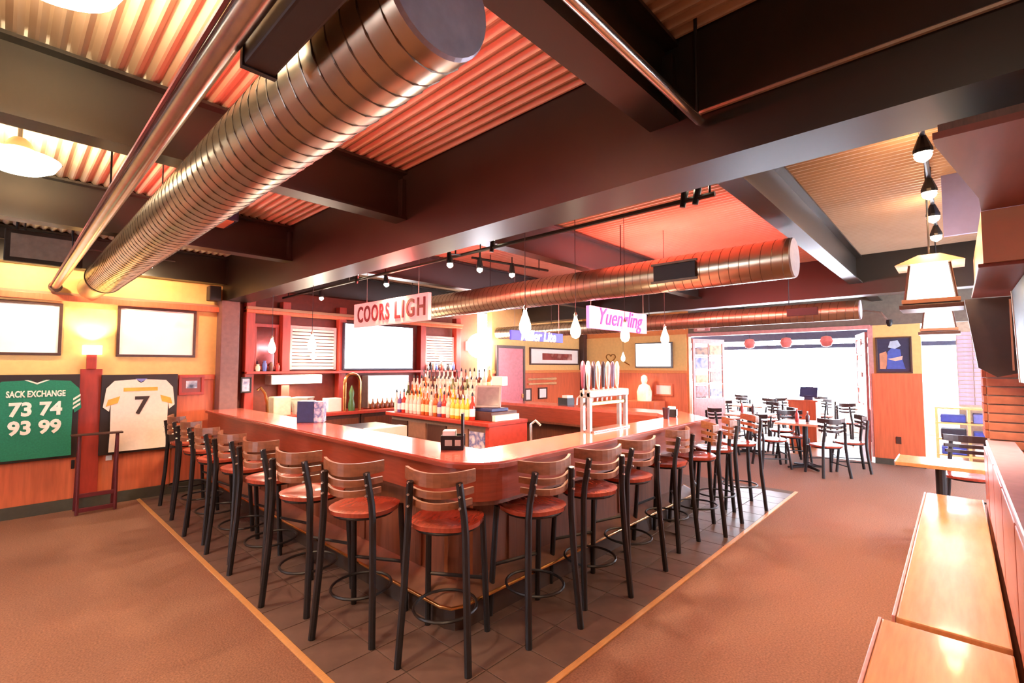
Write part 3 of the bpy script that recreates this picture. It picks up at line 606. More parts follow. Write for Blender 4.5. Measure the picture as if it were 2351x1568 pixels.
t = thing('arched_ornament', 'gold arch ornament with a green figure standing on the back bar', 'ornament', (3.85, 7.0, .951)); T([(3.70, 7.04, .951), (3.70, 7.04, 1.40)]+[(3.83+.13*math.cos(a), 7.04, 1.40+.13*math.sin(a)) for a in [PI*(1-i/8) for i in range(9)]]+[(3.96, 7.04, .951)], .026, 8).build('arch', BRASS, t, smooth=True)
MB().lathe([(.05, 0), (.055, .1), (.03, .2), (.045, .28), (.02, .36), (.004, .40)], (3.83, 7.06, .951), 12).build('figure', mat('green_glaze', '#4c7a4a', .25), t, smooth=True)
t = thing('under_counter_fridge', 'black under-counter fridge with white side panel behind the bar', 'fridge', (3.35, 6.0, 0)); CB((3.2, 5.6, .008), (3.75, 6.2, .85), .01).build('cabinet', mat('black_enamel', '#1e2230', .3), t); B((3.19, 5.62, .1), (3.2, 6.18, .8)).build('door', BLUE, t); CB((3.2, 5.42, .008), (3.75, 5.59, .86), .006).build('side_panel', WHITE, t)
CB((3.16, 5.7, .66), (3.18, 6.1, .68), .003).build('handle', STEEL, t)
# =================================================================== ISLAND WITH BOTTLES
isl = thing('bar_island', 'red topped island counter with a tiered bottle display inside the bar', 'island counter', (4.35, 5.2, 0))
CB((4.0, 4.12, .92), (4.72, 6.35, .97), .008).build('counter_top', REDW, isl)
CB((4.08, 4.2, 0), (4.68, 6.3, .92), .006).build('cabinet', mat('grey_brown_panel', '#8a7468', .5), isl)
for i in range(4):
    y = 4.55+i*.44; d = CB((4.06, y, .12), (4.08, y+.40, .86), .004).build('door', DWOOD if i % 2 else mat('door_tan', '#8f6a58', .4), isl); T([(4.045, y+.05, .5), (4.045, y+.05, .62)], .006, 6).build('handle', STEEL, d)
CB((4.03, 4.13, .45), (4.72, 4.2, .92), .006).build('end_panel', mat('red_laminate', '#b8473e', .35), isl)
B((4.055, 4.24, .5), (4.08, 4.52, .84)).build('menu_panel', art('blue_menu', ['#e8e4f0', '#5c6fb8', '#dfe6f6'], 9), isl)
for k in range(3): CB((4.20+k*.15, 4.62, .97), (4.35+k*.15 if k < 2 else 4.66, 6.28, 1.07+k*.11), .004).build('tier', mat('tier_pale', '#d8b8a4', .4), isl)
def bottle(h, r): return [(r*.9, 0), (r, .01), (r, h*.58), (r*.85, h*.66), (r*.36, h*.78), (r*.33, h*.97), (r*.2, h)]
BK = [('clear', mat('clear_bottle', '#d9d3cc', .08, .0), '#f4efe8'), ('amber', mat('amber_bottle', '#b5622c', .1), '#f2dcb0'), ('red', mat('ruby_bottle', '#b8382c', .1), '#ffffff'), ('violet', mat('violet_bottle', '#6a5a9c', .12), '#e9e2f4'), ('yellow', mat('yellow_bottle', '#e2bf3c', .12), '#fff6c8'), ('brown', mat('brown_bottle', '#5a2e20', .12), '#e8d6b8'), ('green', mat('green_bottle', '#5e7a48', .12), '#f0ecd8')]
PROTO = []
for nm, m_, lc in BK:
    hh = random.uniform(.27, .33); rr = random.uniform(.034, .042)
    t = thing('liquor_bottle', nm+' glass liquor bottle', 'bottle'); b_ = MB().lathe(bottle(hh, rr), n=12).build('glass_body', m_, t, smooth=True, local=True)
    MB().lathe([(rr+.001, hh*.15), (rr+.001, hh*.48)], n=12, cap=False).build('paper_label', mat('label_'+nm, lc, .6), t, local=True)
    MB().lathe([(rr*.3, hh), (rr*.4, hh), (rr*.3, hh+.03), (.003, hh+.05)], n=8).build('pourer', BLACK if nm in ('clear', 'red', 'brown') else STEEL, t, local=True)
    PROTO.append((nm, t)); t['used'] = 0
TN = ['the island counter front row', 'the first step of the display', 'the second step of the display', 'the top step of the display']
for tier in range(4):
    x = 4.10+tier*.155 if tier else 4.09; z = .972 if tier == 0 else .96+tier*.11+.002
    y = 4.50 if tier == 0 else 4.68
    while y < 6.22:
        if tier == 0: k = 4 if 4.55 < y < 4.95 else random.choice([1, 0, 3, 2, 0, 1, 0]) if y > 4.95 else 2
        else: k = random.choice([0, 0, 0, 0, 1, 5, 6, 4 if tier < 2 else 0])
        nm, pr = PROTO[k]; lab = nm+' glass liquor bottle on '+TN[tier]; grp = nm+' bottles on '+TN[tier]
        if pr.get('used') == 0: o = pr; o.location = (x, y, z); o['label'] = lab; o['group'] = grp; o['used'] = 1
        else: o = dup(pr, (x, y, z), random.uniform(0, 6), lab, grp)
        y += random.uniform(.088, .105)
for nm, pr in PROTO:
    if pr.get('used') == 0: pr.location = (4.55, 6.27, 1.292); pr['label'] = nm+' glass liquor bottle at the end of the top step'
for o in bpy.data.objects:
    if 'used' in o: del o['used']
# register
t = thing('cash_register', 'grey touch-screen cash register on the end of the island', 'register', (4.4, 4.35, .97))
CB((4.15, 4.22, .972), (4.62, 4.60, 1.08), .006).build('cash_drawer', DWOOD, t)
CB((4.2, 4.26, 1.08), (4.5, 4.58, 1.12), .01).build('base', BLUE, t)
M = Matrix.Translation((4.26, 4.40, 1.12)) @ Matrix.Rotation(math.radians(38), 4, 'Z')
sc = MB().cbox((-.02, -.17, 0), (.03, .17, .30), .01).xf(M @ Matrix.Rotation(math.radians(22), 4, 'Y')).build('display', mat('register_grey', '#8a7d80', .4), t)
MB().box((-.026, -.14, .03), (-.02, .14, .27)).xf(M @ Matrix.Rotation(math.radians(22), 4, 'Y')).build('screen', mat('register_screen', '#75686e', .15), sc)
CB((4.46, 4.40, 1.12), (4.50, 4.44, 1.40), .006).build('pole', GREY, t); CB((4.43, 4.30, 1.40), (4.53, 4.50, 1.52), .008).build('pole_display', WHITE, t)
tag(CB((4.16, 4.16, .972), (4.6, 4.215, 1.045), .004).build('receipt_stack', WHITE), 'white stack of paper trays in front of the register', 'papers')
# =================================================================== TAP TOWER AND BAR-TOP THINGS
t = thing('tap_tower', 'stainless frame beer tower with a row of tall tap handles on the bar', 'beer tap', (3.88, 2.40, 1.07))
for x in (3.53, 4.15):
    for y in (2.36, 2.43): CB((x, y, 1.07), (x+.035, y+.035, 1.42), .004).build('upright', STEEL, t)
CB((3.53, 2.35, 1.37), (4.19, 2.47, 1.44), .012).build('top_beam', STEEL, t); CB((3.57, 2.37, 1.30), (4.15, 2.40, 1.335), .005).build('cross_rail', BRASS, t)
CB((3.55, 2.33, 1.07), (4.17, 2.47, 1.085), .004).build('drip_tray', STEEL, t)
HC = ['#6b2a3a', '#efe2e4', '#3a2430', '#f3e6ea', '#40303c', '#e9d9e6', '#7a6a8c', '#f6efe6']
for i in range(8):
    x = 3.50+i*.082; hd = MB().lathe([(.012, 0), (.016, .03), (.020, .12), (.024, .19), (.014, .235), (.003, .245)], (x, 2.41, 1.455), 8).build('tap_handle', mat('tap_handle_%d' % i, HC[i], .35), t, smooth=True)
    T([(x, 2.41, 1.41), (x, 2.41, 1.46)], .01, 8).build('ferrule', STEEL, hd); T([(x, 2.44, 1.39), (x, 2.47, 1.37), (x, 2.475, 1.31)], .008, 6).build('spout', STEEL, hd)
def caddy(label, x, y, rz, w=.16, d=.12, h=.13, colr=BLACK, z=1.071):
    t = thing('napkin_caddy', label, 'caddy', (x, y, z), rz)
    CB((-w/2, -d/2, 0), (w/2, d/2, .015), .003).build('base', colr, t, local=True)
    for s in (-1, 1): CB((-w/2, s*d/2-.004, .015), (w/2, s*d/2+.004, h*.75), .002).build('side_plate', colr, t, local=True)
    CB((-w/2, -d/2+.006, .015), (-w/2+.008, d/2-.006, h*.75), .002).build('end_plate', colr, t, local=True)
    CB((-w/2+.012, -d/2+.01, .016), (w*.12, d/2-.01, h), .004).build('napkins', WHITE, t, local=True)
    return t
t = caddy('black napkin caddy with a tall menu clip at the bar corner', 2.20, 2.62, math.radians(-47))
CB((.06, -.05, .015), (.075, .05, .25), .003).build('menu_card', BLACK, t, local=True); CB((-.05, -.066, .03), (-.0, -.064, .07), .001).build('emblem', GREY, t, local=True); CB((.02, -.066, .03), (.06, -.064, .07), .001).build('emblem', GREY, t, local=True)
t = thing('menu_holder', 'dark blue menu box with pale printed cards on the bar toward the jersey wall', 'menu holder', (2.24, 4.95, 1.071), math.radians(-40))
CB((-.13, -.06, 0), (.03, .06, .22), .004).build('box', BLUE, t, local=True); CB((.035, -.06, 0), (.13, .06, .215), .003).build('card_stack', art('cards', ['#dfe4f4', '#5d74b8', '#f4f6fb'], 14), t, local=True)
caddy('small black caddy by the tall dark cup, past the beer tower', 5.30, 2.42, .3, .12, .1, .12)
tag(MB().lathe([(.03, 0), (.04, .12), (.037, .12), (.028, .01)], (5.06, 2.38, 1.071), 14, cap=False).build('tumbler', mat('dark_tumbler', '#3a2026', .3), smooth=True), 'tall dark tumbler on the bar past the beer tower', 'cup')
t = thing('sauce_jar', 'small brown jar with a pale lid beside the dark blue menu box', 'jar', (2.22, 5.16, 1.071)); MB().lathe([(.035, 0), (.038, .08), (.03, .1)], (2.22, 5.18, 1.071), 12).build('glass_body', mat('sauce', '#7a3a2a', .2), t, smooth=True); MB().lathe([(.033, .1), (.033, .13)], (2.22, 5.18, 1.071), 12).build('lid', WHITE, t)
caddy('black caddy with folded napkins on the far return of the bar', 5.8, 4.3, 1.4, .2, .14, .15)
# under-bar gear
t = thing('ice_bin', 'stainless ice bin with sink taps behind the bar taps', 'sink', (3.6, 2.95, 0)); CB((3.0, 2.8, 0), (4.3, 3.15, .85), .01).build('tub', STEEL, t); T([(3.6, 3.1, .85), (3.6, 3.1, 1.08), (3.6, 3.04, 1.12), (3.6, 2.98, 1.08)], .012, 8).build('faucet', STEEL, t, smooth=True)
for i in range(10):
    x, y = 2.95+(i % 5)*.09, 2.62+(i//5)*.09; tag(MB().lathe([(.028, 0), (.036, .14), (.033, .14), (.026, .01)], (x, y, .642), 12, cap=False).build('pint_glass', mat('glass_solid', '#d8d2c8', .08), smooth=True), 'upside pint glass on the service shelf near the beer tower', 'glass', 'pint glasses on the service shelf')
# =================================================================== SECOND BACK WALL / FAR WALL THINGS
a0, a1 = ony(1215, 797, 7.1), ony(1327, 838, 7.1)
t = frame_pic('framed_print', 'wide white framed print of a red shape on the back wall by the dark post', 'picture', 'y', 7.1, a1.z, a0.z, a0.x, a1.x, DWOOD, mat('white_mount', '#f6f2ea', .4, var=.02), .035)
B((a0.x+.45, 7.07, a1.z+.12), (a1.x-.3, 7.08, a0.z-.13)).build('print_image', art('red_print', ['#b4504a', '#7c2a2a', '#d8a49a'], 3), t)
for i, (x0, x1, y0, y1) in enumerate(((1205, 1220, 892, 920), (1236, 1256, 890, 915))):
    a0, a1 = ony(x0, y0, 7.05), ony(x1, y1, 7.05); frame_pic('framed_photo', ('narrow white photo on the orange wainscot beside the pink door', 'small square photo on the orange wainscot under the mounted bats')[i], 'picture', 'y', 7.07, a1.z, a0.z, a0.x, a1.x, DWOOD, WHITE, .03)
for i in range(2):
    a0 = ony(1212, 871+i*11, 7.05); t = T([(a0.x, 7.04, a0.z), (a0.x+.4, 7.04, a0.z-.0), (a0.x+1.0, 7.04, a0.z-.0)], [.025, .018, .035], 10).build('mounted_bat', mat('bat_wood', '#d8b484', .35), smooth=True); tag(t, ('upper', 'lower')[i]+' of two pale bats mounted on the orange wainscot', 'bat')
dr = struct(CB((7.12, 7.03, 0), (7.9, 7.075, 2.04), .006).build('door_1', mat('pink_door', '#c9707a', .4)))
CB((7.84, 7.0, .95), (7.88, 7.03, 1.05), .004).build('handle', BRASS, dr); MB().box((7.06, 7.02, 0), (7.12, 7.07, 2.1)).box((7.9, 7.02, 0), (7.96, 7.07, 2.1)).box((7.12, 7.02, 2.04), (7.9, 7.07, 2.1)).build('door_frame', DWOOD, dr)
a0, a1 = onx(1460, 788, 10.25), onx(1545, 845, 10.25)
t = thing('television', 'smaller bright television on the orange wall next to the glazed door', 'television', (10.25, 5.1, 1.6))
CB((10.2, a1.y, a1.z), (10.26, a0.y, a0.z), .008).build('bezel', mat('tv_silver', '#5a5a60', .4), t); B((10.19, a1.y+.03, a1.z+.04), (10.2, a0.y-.03, a0.z-.03)).build('screen', emit('tv_picture_2', (1, .98, .94), 2.2), t); CB((10.25, 5.0, 1.8), (10.28, 5.2, 2.0), .003).build('mount', BLACK, t)
t = thing('heart_ornament', 'brown wire heart ornament on the yellow wall beside the smaller television', 'ornament', (10.26, 6.25, 1.75))
a = onx(1402, 822, 10.26); T([(10.265, a.y+.0+.13*(16*math.sin(u)**3)/16, a.z+.12*(13*math.cos(u)-5*math.cos(2*u)-2*math.cos(3*u)-math.cos(4*u))/16) for u in [2*PI*i/28 for i in range(28)]], .012, 6, closed=True).build('wire_heart', mat('bronze_wire', '#9a6a2c', .35, .6), t)
a = onx(1440, 835, 10.26); T([(10.265, a.y+.08, a.z+.04), (10.265, a.y-.05, a.z-.03)], .012, 6).build('leaf_stem', MATS['bronze_wire'], t)
a0, a1 = onx(1503, 880, 10.25), onx(1545, 910, 10.25)
frame_pic('framed_photo', 'small orange framed photo under the smaller television', 'picture', 'x', 10.275, a1.z, a0.z, a1.y, a0.y, WAINS, WHITE, .04)
t = thing('statuette', 'cream bust statuette on a ledge below the smaller television', 'statuette', (9.95, 5.25, 1.0)); a = onx(1480, 935, 9.95)
MB().lathe([(.16, 0), (.17, .2), (.12, .34), (.05, .38), (.075, .46), (.07, .54), (.02, .58)], (9.95, a.y, .88), 14).build('bust', mat('cream_glaze', '#f2e6cc', .4), t, smooth=True); CB((9.7, a.y-.35, .0), (10.27, a.y+.35, .88), .008).build('ledge', WAINS, t)
# picture on pier, camera, sign over door
a0, a1 = onx(2009, 775, 10.27), onx(2096, 857, 10.27)
t = frame_pic('framed_poster', 'framed poster with a blue figure on the wall pier beside the opening', 'picture', 'x', 10.3, a1.z, a0.z, a1.y, a0.y, DWOOD, mat('poster_navy', '#2c2c4c', .4), .025)
ym, zm = (a0.y+a1.y)/2, (a0.z+a1.z)/2
def poly_x(pts, m, name, x): MB().plate([(x, ym-u*.2, zm+v*.26) for u, v in pts], (-.002, 0, 0)).build(name, m, t)
poly_x([(-.95, -.9), (-.95, .1), (-.5, .25), (-.35, -.2), (-.55, -.9)], mat('poster_orange', '#c98a6a', .5), 'printed_ground', 10.282)
poly_x([(-.5, -.9), (-.4, .2), (-.1, .5), (.45, .35), (.5, -.1), (.75, -.9)], mat('poster_blue', '#4a5cae', .5), 'printed_figure', 10.280)
poly_x([(-.35, .5), (-.2, .9), (.3, .95), (.5, .6), (.1, .4)], mat('poster_pale', '#b9c4d8', .5), 'printed_head', 10.278)
poly_x([(-.4, -.25), (.2, -.15), (.6, -.05), (.55, -.3), (.1, -.4)], mat('poster_skin', '#d8b4a4', .5), 'printed_arm', 10.276)
t = thing('security_camera', 'small dome camera on a bent conduit above the framed poster', 'camera', (10.2, .8, 2.4)); a = onx(2042, 745, 10.1); T([(10.3, a.y+.35, 2.62), (10.1, a.y+.35, 2.62), (10.1, a.y+.1, 2.56), (10.1, a.y+.02, 2.42)], .015, 6).build('conduit', STEEL, t); MB().lathe([(.04, .05), (.045, 0), (.03, -.05), (.005, -.065)], (10.1, a.y, 2.38), 12).build('camera_dome', BLACK, t)
t = thing('emergency_light', 'small pinkish box light on the header above the glazed door', 'light', (10.24, 4.0, 2.4)); CB((10.2, 3.82, 2.40), (10.3, 4.14, 2.48), .01).build('casing', PINKF, t); CB((10.19, 3.9, 2.42), (10.2, 4.06, 2.46), .004).build('lens', WHITE, t)
# glazed doors
def glazed_door(label, n, hinge, end, z1=2.26):
    h, e = Vector((*hinge, 0)), Vector((*end, 0)); L = (e-h).length; rz = math.atan2(e.y-h.y, e.x-h.x)
    t = struct(bpy.data.objects.new('door_%d' % n, None)); COL.objects.link(t); t.location = h; t.rotation_euler.z = rz
    for (x0, x1, za, zb) in ((0, .07, 0, z1), (L-.07, L, 0, z1), (.07, L-.07, 0, .95), (.07, L-.07, z1-.1, z1)): CB((x0, -.02, za), (x1, .02, zb), .004).build('stile', PINKF, t, local=True)
    rows = [.95, 1.26, 1.57, 1.88, z1-.1]
    for z in rows[1:-1]: CB((.07, -.015, z-.015), (L-.07, .015, z+.015), .003).build('glazing_bar', PINKF, t, local=True)
    CB((L/2-.015, -.016, .95), (L/2+.015, .016, z1-.1), .003).build('glazing_bar', PINKF, t, local=True)
    TINT = [art('stained_blue', ['#4a54a0', '#8a84b8', '#2a3480'], 7), art('stained_gold', ['#a07428', '#b89a60', '#7a4414'], 7), art('stained_rose', ['#98483e', '#b08084', '#702a2a'], 7), art('stained_brown', ['#5a2414', '#94603c', '#3a1a0c'], 7)]
    for r in range(4):
        for c in range(2):
            x0, x1 = (.07, L/2-.015) if c == 0 else (L/2+.015, L-.07)
            B((x0, -.004, rows[r]+.015), (x1, .004, rows[r+1]-.015)).build('pane', GLASS, t, local=True)
            q = TINT[(r*3+c*2+n) % 4]
            B((x0+.02, .006, rows[r]+.03), (x1-.02, .012, rows[r+1]-.03-(.08 if (r+c) % 2 else 0))).build('stained_panel', q, t, local=True)
            B((x0+.02, -.012, rows[r]+.03), (x1-.02, -.006, rows[r+1]-.03-(.08 if (r+c) % 2 else 0))).build('stained_panel', q, t, local=True)
    t['label'] = label
    return t
glazed_door('pale pink glazed folding door at the television side of the dining opening', 2, (10.36, 4.24), (11.3, 3.9))
glazed_door('pale pink glazed folding door beside the wall pier', 3, (10.42, 1.16), (11.4, 1.42))
# =================================================================== DINING ROOM
def table(label, x, y, sx=.72, sy=.72, z=.74, rz=0, top=BARTOP, group=None):
    t = thing('dining_table', label, 'table', (x, y, .006), rz, group)
    CB((-sx/2, -sy/2, z-.035), (sx/2, sy/2, z), .006).build('table_top', top, t, local=True)
    T([(0, 0, .03), (0, 0, z-.035)], .04, 12).build('pedestal', BLACK, t, local=True)
    for a in range(4):
        c, s_ = math.cos(a*PI/2+PI/4), math.sin(a*PI/2+PI/4); T([(0, 0, .04), (c*.3, s_*.3, .015)], [.03, .018], 6).build('foot', BLACK, t, local=True)
    CB((-.15, -.15, z-.05), (.15, .15, z-.035), .003).build('top_plate', BLACK, t, local=True)
    return t
LT = mat('pale_table_top', '#d8b8a0', .25, coat=.4)
table('dining table just before the dining opening, with chairs on its near side', 9.0, 1.85, top=LT); table('dining table behind the nearest dining table, at the opening', 9.85, 2.95, top=LT)
chair = make_chair('dining_chair', 'black ladder-back dining chair with its back to the bar room, at the nearest dining table', 'chair', .46, .86, False, mat('dark_slat', '#2a1c1e', .35))
def place(o, x, y, tx, ty): o.location = (x, y, .006); o.rotation_euler.z = math.atan2(ty-y, tx-x)-PI/2
chair['group'] = 'dining chairs'
place(chair, 8.62, 1.5, 9.0, 1.85)
CH = [((8.72, 2.28), (9.0, 1.9), 'dining chair on the bar side of the nearest dining table'), ((9.25, 1.3), (9.05, 1.85), 'dining chair on the wall pier side of the nearest dining table'), ((9.42, 2.12), (9.0, 1.85), 'dining chair between the two dining tables before the opening'),
      ((9.36, 3.3), (9.85, 2.95), 'dining chair on the bar side of the table behind the nearest one'), ((10.1, 2.45), (9.85, 2.95), 'dining chair on the pier side of the table behind the nearest one')]
for p, q, lb in CH:
    o = dup(chair, (0, 0, 0), 0, lb); place(o, *p, *q)
tabs = [(12.1, 3.6), (13.2, 4.6), (12.9, 1.4), (13.9, 2.9)]
TNM = ['beside the pink glazed door', 'in the far corner by the street windows', 'past the host stand', 'under the street windows opposite the opening']
for i, (x, y) in enumerate(tabs):
    table('dining room table '+TNM[i], x, y, top=LT)
    for k, a in enumerate((2.6, 4.2, 5.9)): o = dup(chair, (0, 0, 0), 0, 'chair at the dining room table '+TNM[i], 'chairs at the table '+TNM[i]); place(o, x+.55*math.cos(a), y+.55*math.sin(a), x, y)
def bottle_thing(label, x, y, z, col, h=.2):
    t = thing('condiment_bottle', label, 'bottle', (x, y, z)); MB().lathe([(.028, 0), (.03, h*.6), (.012, h*.8), (.01, h)], (x, y, z), 10).build('body', col, t, smooth=True); MB().lathe([(.012, h), (.012, h+.02)], (x, y, z), 8).build('cap', WHITE, t)
KET = mat('ketchup_red', '#a02a24', .3)
bottle_thing('red condiment bottle on the nearest dining table', 8.95, 1.95, .747, KET); bottle_thing('dark condiment bottle on the nearest dining table', 9.05, 1.82, .747, mat('soy_dark', '#3a2026', .3), .15)
bottle_thing('red condiment bottle on the table behind the nearest one', 9.75, 3.05, .747, KET); bottle_thing('dark condiment bottle on the table behind the nearest one', 9.9, 2.9, .747, MATS['soy_dark'])
t = thing('host_stand', 'orange wood host stand with a tilted blue screen in the dining room', 'host stand', (11.5, 2.3, 0))
CB((11.3, 2.12, 0), (11.75, 2.62, .93), .01).build('cabinet', WAINS, t); CB((11.27, 2.08, .93), (11.8, 2.66, .96), .006).build('top', WAINS, t); MB().cbox((0, 0, 0), (.03, .32, .22), .006).xf(Matrix.Translation((11.45, 2.12, 1.02)) @ Matrix.Rotation(.4, 4, 'Y')).build('screen', BLUE, t); CB((11.46, 2.2, .96), (11.6, 2.36, 1.06), .004).build('screen_foot', BLUE, t)
for i, (y, x) in enumerate(((3.25, 11.0), (2.55, 11.0), (1.85, 11.0))):
    t = thing('paper_lantern', ['rosy round lantern nearest the television side of the dining opening', 'rosy round lantern in the middle of the dining opening', 'rosy round lantern nearest the wall pier in the dining opening'][i], 'lantern', (x, y, 2.1))
    MB().lathe([(.01, -.11), (.08, -.09), (.12, 0), (.08, .09), (.01, .11)], (x, y, 2.14), 16).build('shade', mat('rosy_shade', '#d87a78', .5), t, smooth=True); T([(x, y, 2.25), (x, y, 3.22)], .004, 5).build('cord', BLACK, t)
# clothing shelf by the street window
t = thing('merchandise_shelf', 'pale wood shelf of folded shirts seen past the wall pier', 'shelf', (11.6, 0, 0))
PW = mat('pale_wood', '#d8b078', .4, stretch=(1, 6, 1))
for y in (.3, -.12, -.54, -.96): CB((11.4, y-.02, 0), (11.8, y+.02, .92), .004).build('upright', PW, t)
for z in (.08, .36, .64, .90): CB((11.38, -.98, z), (11.82, .32, z+.03), .004).build('shelf_board', PW, t)
SC = [('#3d4aa8', 'blue'), ('#c84a52', 'red'), ('#eceaf0', 'white'), ('#2c2a3c', 'black'), ('#6a74c0', 'pale blue'), ('#d8a0a0', 'pink')]
for i in range(3):
    for j, z in enumerate((.11, .39, .67)):
        c, nm = SC[(i*2+j*3+i*j) % 6]; y0 = .28-.42*i
        tag(CB((11.42, y0-.36, z+.001), (11.74, y0-.03, z+.13+.03*((i+j) % 2)), .02).build('folded_shirts', mat('shirts_'+nm.replace(' ', '_'), c, .8)), nm+' pile of folded shirts on the '+['lowest', 'middle', 'top'][j]+' shelf, '+['first', 'second', 'third'][i]+' bay from the wall pier', 'shirts')
pb = thing('brick_pier', 'pale lavender brick pier standing behind the shirt shelf', 'pier', (12.3, -.2, 0)); B((12.11, -.44, 0), (12.5, -.0, 2.9)).build('core', MORTAR, pb)
bmsh = CB((0, 0, 0), (.02, .205, .062), .004).mesh('brick'); bmsh.materials.append(LAV)
for r in range(18):
    for c in range(2):
        o = bpy.data.objects.new('brick', bmsh); COL.objects.link(o); o.parent = pb; o.location = Vector((12.1, -.43+c*.215+(.0 if r % 2 else .006), .95+r*.075))-pb.location
# =================================================================== RIGHT SIDE: BENCHES, TABLE, PARTITION
def bench(label, x0, x1, yf, yb=-.13, z=.47):
    t = thing('wooden_bench', label, 'bench', ((x0+x1)/2, (yf+yb)/2, 0)); CB((x0, yb, z-.045), (x1, yf, z), .008).build('seat', BENCHW, t); CB((x0, yf, z-.05), (x1, yf+.014, z+.004), .004).build('seat_edge', PINKF, t)
    CB((x0+.05, yb+.02, .05), (x1-.05, yf-.06, z-.045), .006).build('base_panel', BACKW, t); return t
bench('long polished wooden bench along the partition', 2.93, 5.97, .255); bench('near wooden bench with a metal edged front, next to the long bench', .6, 2.87, .30)
pt = struct(MB().box((.4, -.27, 0), (5.2, -.16, 1.05)).build('wall_partition', BACKW))
for k in range(6): CB((.45+k*.79, -.165, .50), (1.20+k*.79, -.145, 1.02), .005).build('back_panel', BACKW, pt)
CB((.4, -.30, 1.05), (5.2, -.14, 1.085), .008).build('partition_cap', mat('purple_lit_wood', '#a88a9a', .3), pt)  # purplish light on the cap is put into its colour

tb = table('wooden table with black pedestals at the end of the long bench', 6.18, .15, .50, .64, .73, 0, BENCHW); 
CB((-.25, .318, .69), (.25, .328, .735), .003).build('metal_edge', STEEL, tb, local=True)
o = dup(chair, (0, 0, 0), 0, 'dining chair with dark frame beyond the table at the end of the long bench'); place(o, 7.25, -.05, 6.2, .0)
o = dup(chair, (0, 0, 0), 0, 'second dining chair beyond the bench table, close to the brick pier'); place(o, 7.6, -.75, 6.6, -.6)
# brick pier on the partition
bp = thing('brick_pier', 'red brick pier rising behind the end of the bench partition', 'pier', (5.4, -.5, 0)); B((5.27, -.86, 0), (5.70, -.165, 2.16)).build('core', MORTAR, bp); CB((5.27, -.165, 0), (5.86, -.145, .96), .004).build('wood_cladding', BACKW, bp)
fm = CB((0, 0, 0), (.022, .2, .058), .004).mesh('brick'); fm.materials.append(BRICK); sm = CB((0, 0, 0), (.2, .022, .058), .004).mesh('brick'); sm.materials.append(BRICK)
for r in range(15):
    for c in range(4):
        y = -.33-c*.21+(.1 if r % 2 else 0)
        if y < -.9: continue
        y = min(y, -.365)
        o = bpy.data.objects.new('brick', fm); COL.objects.link(o); o.parent = bp; o.location = Vector((5.25-random.uniform(0, .006), y, 1.09+r*.068))-bp.location
        o = bpy.data.objects.new('brick', fm); COL.objects.link(o); o.parent = bp; o.location = Vector((5.25-random.uniform(0, .006), y, 1.022-r*.068))-bp.location
    for c in range(2):
        o = bpy.data.objects.new('brick', sm); COL.objects.link(o); o.parent = bp; o.location = Vector((5.28+c*.21, -.168+random.uniform(0, .006), 1.09+r*.068))-bp.location
# soffits
sf = struct(MB().prism([(2.22, .035), (2.29, .03), (3.15, -.105), (3.42, -.12), (3.42, -1.6), (2.22, -1.6)], 2.45, 2.475).build('trim_3', MWOOD))
B((2.22, -1.6, 2.475), (2.25, .02, 2.50)).build('soffit_edge', DWOOD, sf); B((2.75, -.42, 2.443), (2.80, -.34, 2.45)).build('knot_plate', DWOOD, sf)
for y in (-.5, -1.3): T([(2.6, y, 2.475), (2.6, y, 3.22)], .01, 6).build('hanger_rod', BLACK, sf); T([(3.3, y, 2.475), (3.3, y, 3.22)], .01, 6).build('hanger_rod', BLACK, sf)
sp = onx(2182, 262, 2.62); sq = onx(2278, 325, 2.62); t = thing('ceiling_speaker', 'black loudspeaker box tucked above the wooden soffit by the main beam', 'speaker', (2.7, sp.y, 2.6)); CB((2.62, sq.y, min(sq.z, 2.62)), (2.85, sp.y, sp.z), .01).build('cabinet', BLACK, t); T([(2.73, (sp.y+sq.y)/2, sp.z), (2.73, (sp.y+sq.y)/2, 3.22)], .01, 6).build('hanger_rod', BLACK, t)
struct(B((5.06, -1.2, 2.68), (5.1, .04, 3.22)).build('trim_5', mat('blue_lit_bulkhead', '#8d90c4', .6, var=.03)))  # white board with bluish daylight put into its colour
sf = struct(MB().box((3.47, -1.6, 2.19), (5.05, -.12, 2.46)).build('trim_4', TANW))
CB((3.5, -1.6, 2.17), (5.05, -.10, 2.19), .004).build('soffit_board', MWOOD, sf)
t = thing('dark_panel', 'dark wooden panel with a cut corner hanging before the brick pier', 'panel', (5.1, -.2, 1.58))
MB().plate([(5.1, -.06, 2.17), (5.1, -.40, 2.17), (5.1, -.40, 1.62), (5.1, -.22, 1.57), (5.1, -.12, 1.64)], (.05, 0, 0)).build('board', mat('near_black_wood', '#2e1d1a', .45), t); B((5.085, -.31, 1.62), (5.1, -.30, 2.15)).build('edge_strip', TANW, t)
a0 = ony(2320, 606, -.29); t = thing('television', 'dark television seen edge-on with a white rim at the right-hand soffit', 'television', (4.3, -.36, 1.5))
MB().plate([(a0.x, -.29, 2.16), (a0.x-1.1, -.29, 2.16), (a0.x-1.1, -.29, 1.55), (a0.x-.25, -.29, 1.55)], (0, -.05, 0)).build('casing', mat('tv_charcoal', '#2a2726', .4), t)
MB().plate([(a0.x, -.285, 2.16), (a0.x-.25, -.285, 1.55), (a0.x-.225, -.285, 1.55), (a0.x+.025, -.285, 2.16)], (0, -.055, 0)).build('white_rim', WHITE, t)
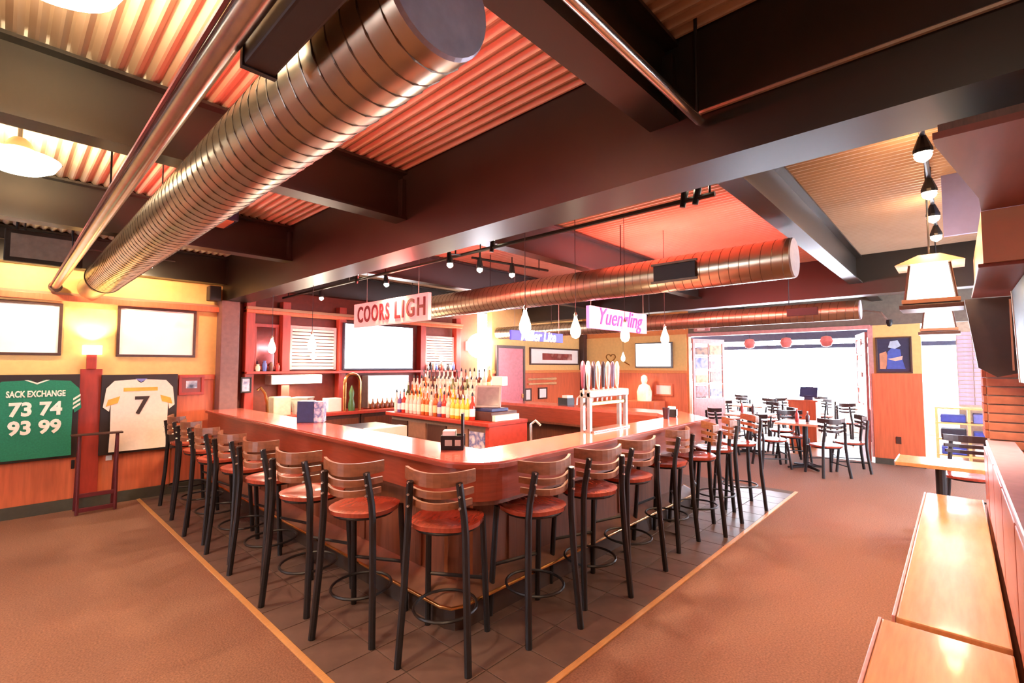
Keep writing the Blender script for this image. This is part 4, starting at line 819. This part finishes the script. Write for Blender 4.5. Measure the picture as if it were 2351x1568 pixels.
# right-hand track lights and lanterns
t = thing('track_light', 'track of four bright bulbs over the long bench', 'track light', (4.8, .1, 2.9)); T([(3.3, .1, 2.99), (6.3, .1, 2.99)], .014, 8).build('rail', BLACK, t)
for x in (3.35, 4.8, 6.2): T([(x, .1, 2.99), (x, .1, 3.22)], .008, 6).build('rod', BLACK, t)
for x in (3.9, 5.6): lamp('POINT', (x, .16, 2.93), 4.5, (1, .5, .2), .05, t)  # orange point lights added between the bulbs to warm the deck
for x in (3.6, 4.45, 5.2, 6.0): spot_head(t, (x, .1, 2.885), (.05, 0, -1), 9, .045, col=(1, .55, .25))
def lantern(label, x, y, z, s=.15, e=30):
    t = thing('mission_lantern', label, 'lantern', (x, y, z), 0, 'wooden framed lanterns')
    MB().add([(x-s*1.25, y-s*1.25, z+.32), (x+s*1.25, y-s*1.25, z+.32), (x+s*1.25, y+s*1.25, z+.32), (x-s*1.25, y+s*1.25, z+.32), (x-s*.4, y-s*.4, z+.40), (x+s*.4, y-s*.4, z+.40), (x+s*.4, y+s*.4, z+.40), (x-s*.4, y+s*.4, z+.40)], [(0, 3, 2, 1), (4, 5, 6, 7), (0, 1, 5, 4), (1, 2, 6, 5), (2, 3, 7, 6), (3, 0, 4, 7)]).build('roof', TANW, t)
    MB().add([(x-s*.9, y-s*.9, z+.06), (x+s*.9, y-s*.9, z+.06), (x+s*.9, y+s*.9, z+.06), (x-s*.9, y+s*.9, z+.06), (x-s*.7, y-s*.7, z+.32), (x+s*.7, y-s*.7, z+.32), (x+s*.7, y+s*.7, z+.32), (x-s*.7, y+s*.7, z+.32)], [(0, 3, 2, 1), (4, 5, 6, 7), (0, 1, 5, 4), (1, 2, 6, 5), (2, 3, 7, 6), (3, 0, 4, 7)]).build('glass_box', emit('lantern_glass', (1, .9, .72), 6), t)
    for zz, q in ((0, 1.15), (.04, 1.05)): CB((x-s*q, y-s*q, z+zz), (x+s*q, y+s*q, z+zz+.03), .004).build('base_frame', DWOOD if zz == 0 else TANW, t)
    for sx in (-1, 1):
        for sy in (-1, 1): T([(x+sx*s*.92, y+sy*s*.92, z+.06), (x+sx*s*.72, y+sy*s*.72, z+.32)], .009, 6).build('corner_bar', DWOOD, t)
    T([(x, y, z+.40), (x, y, 3.22)], .006, 6).build('stem', BLACK, t)
    lamp('SPOT', (x, y, z-.04), e*2.4, (1, .78, .5), .1, t, spot=math.radians(120)); lamp('POINT', (x, y, z+.46), e*.12, (1, .55, .25), .06, t)
lantern('nearer wooden lantern with bright white glass under the bench track light', 4.6, .12, 2.06); lantern('farther wooden lantern with bright white glass, toward the street windows', 7.1, .13, 2.0)
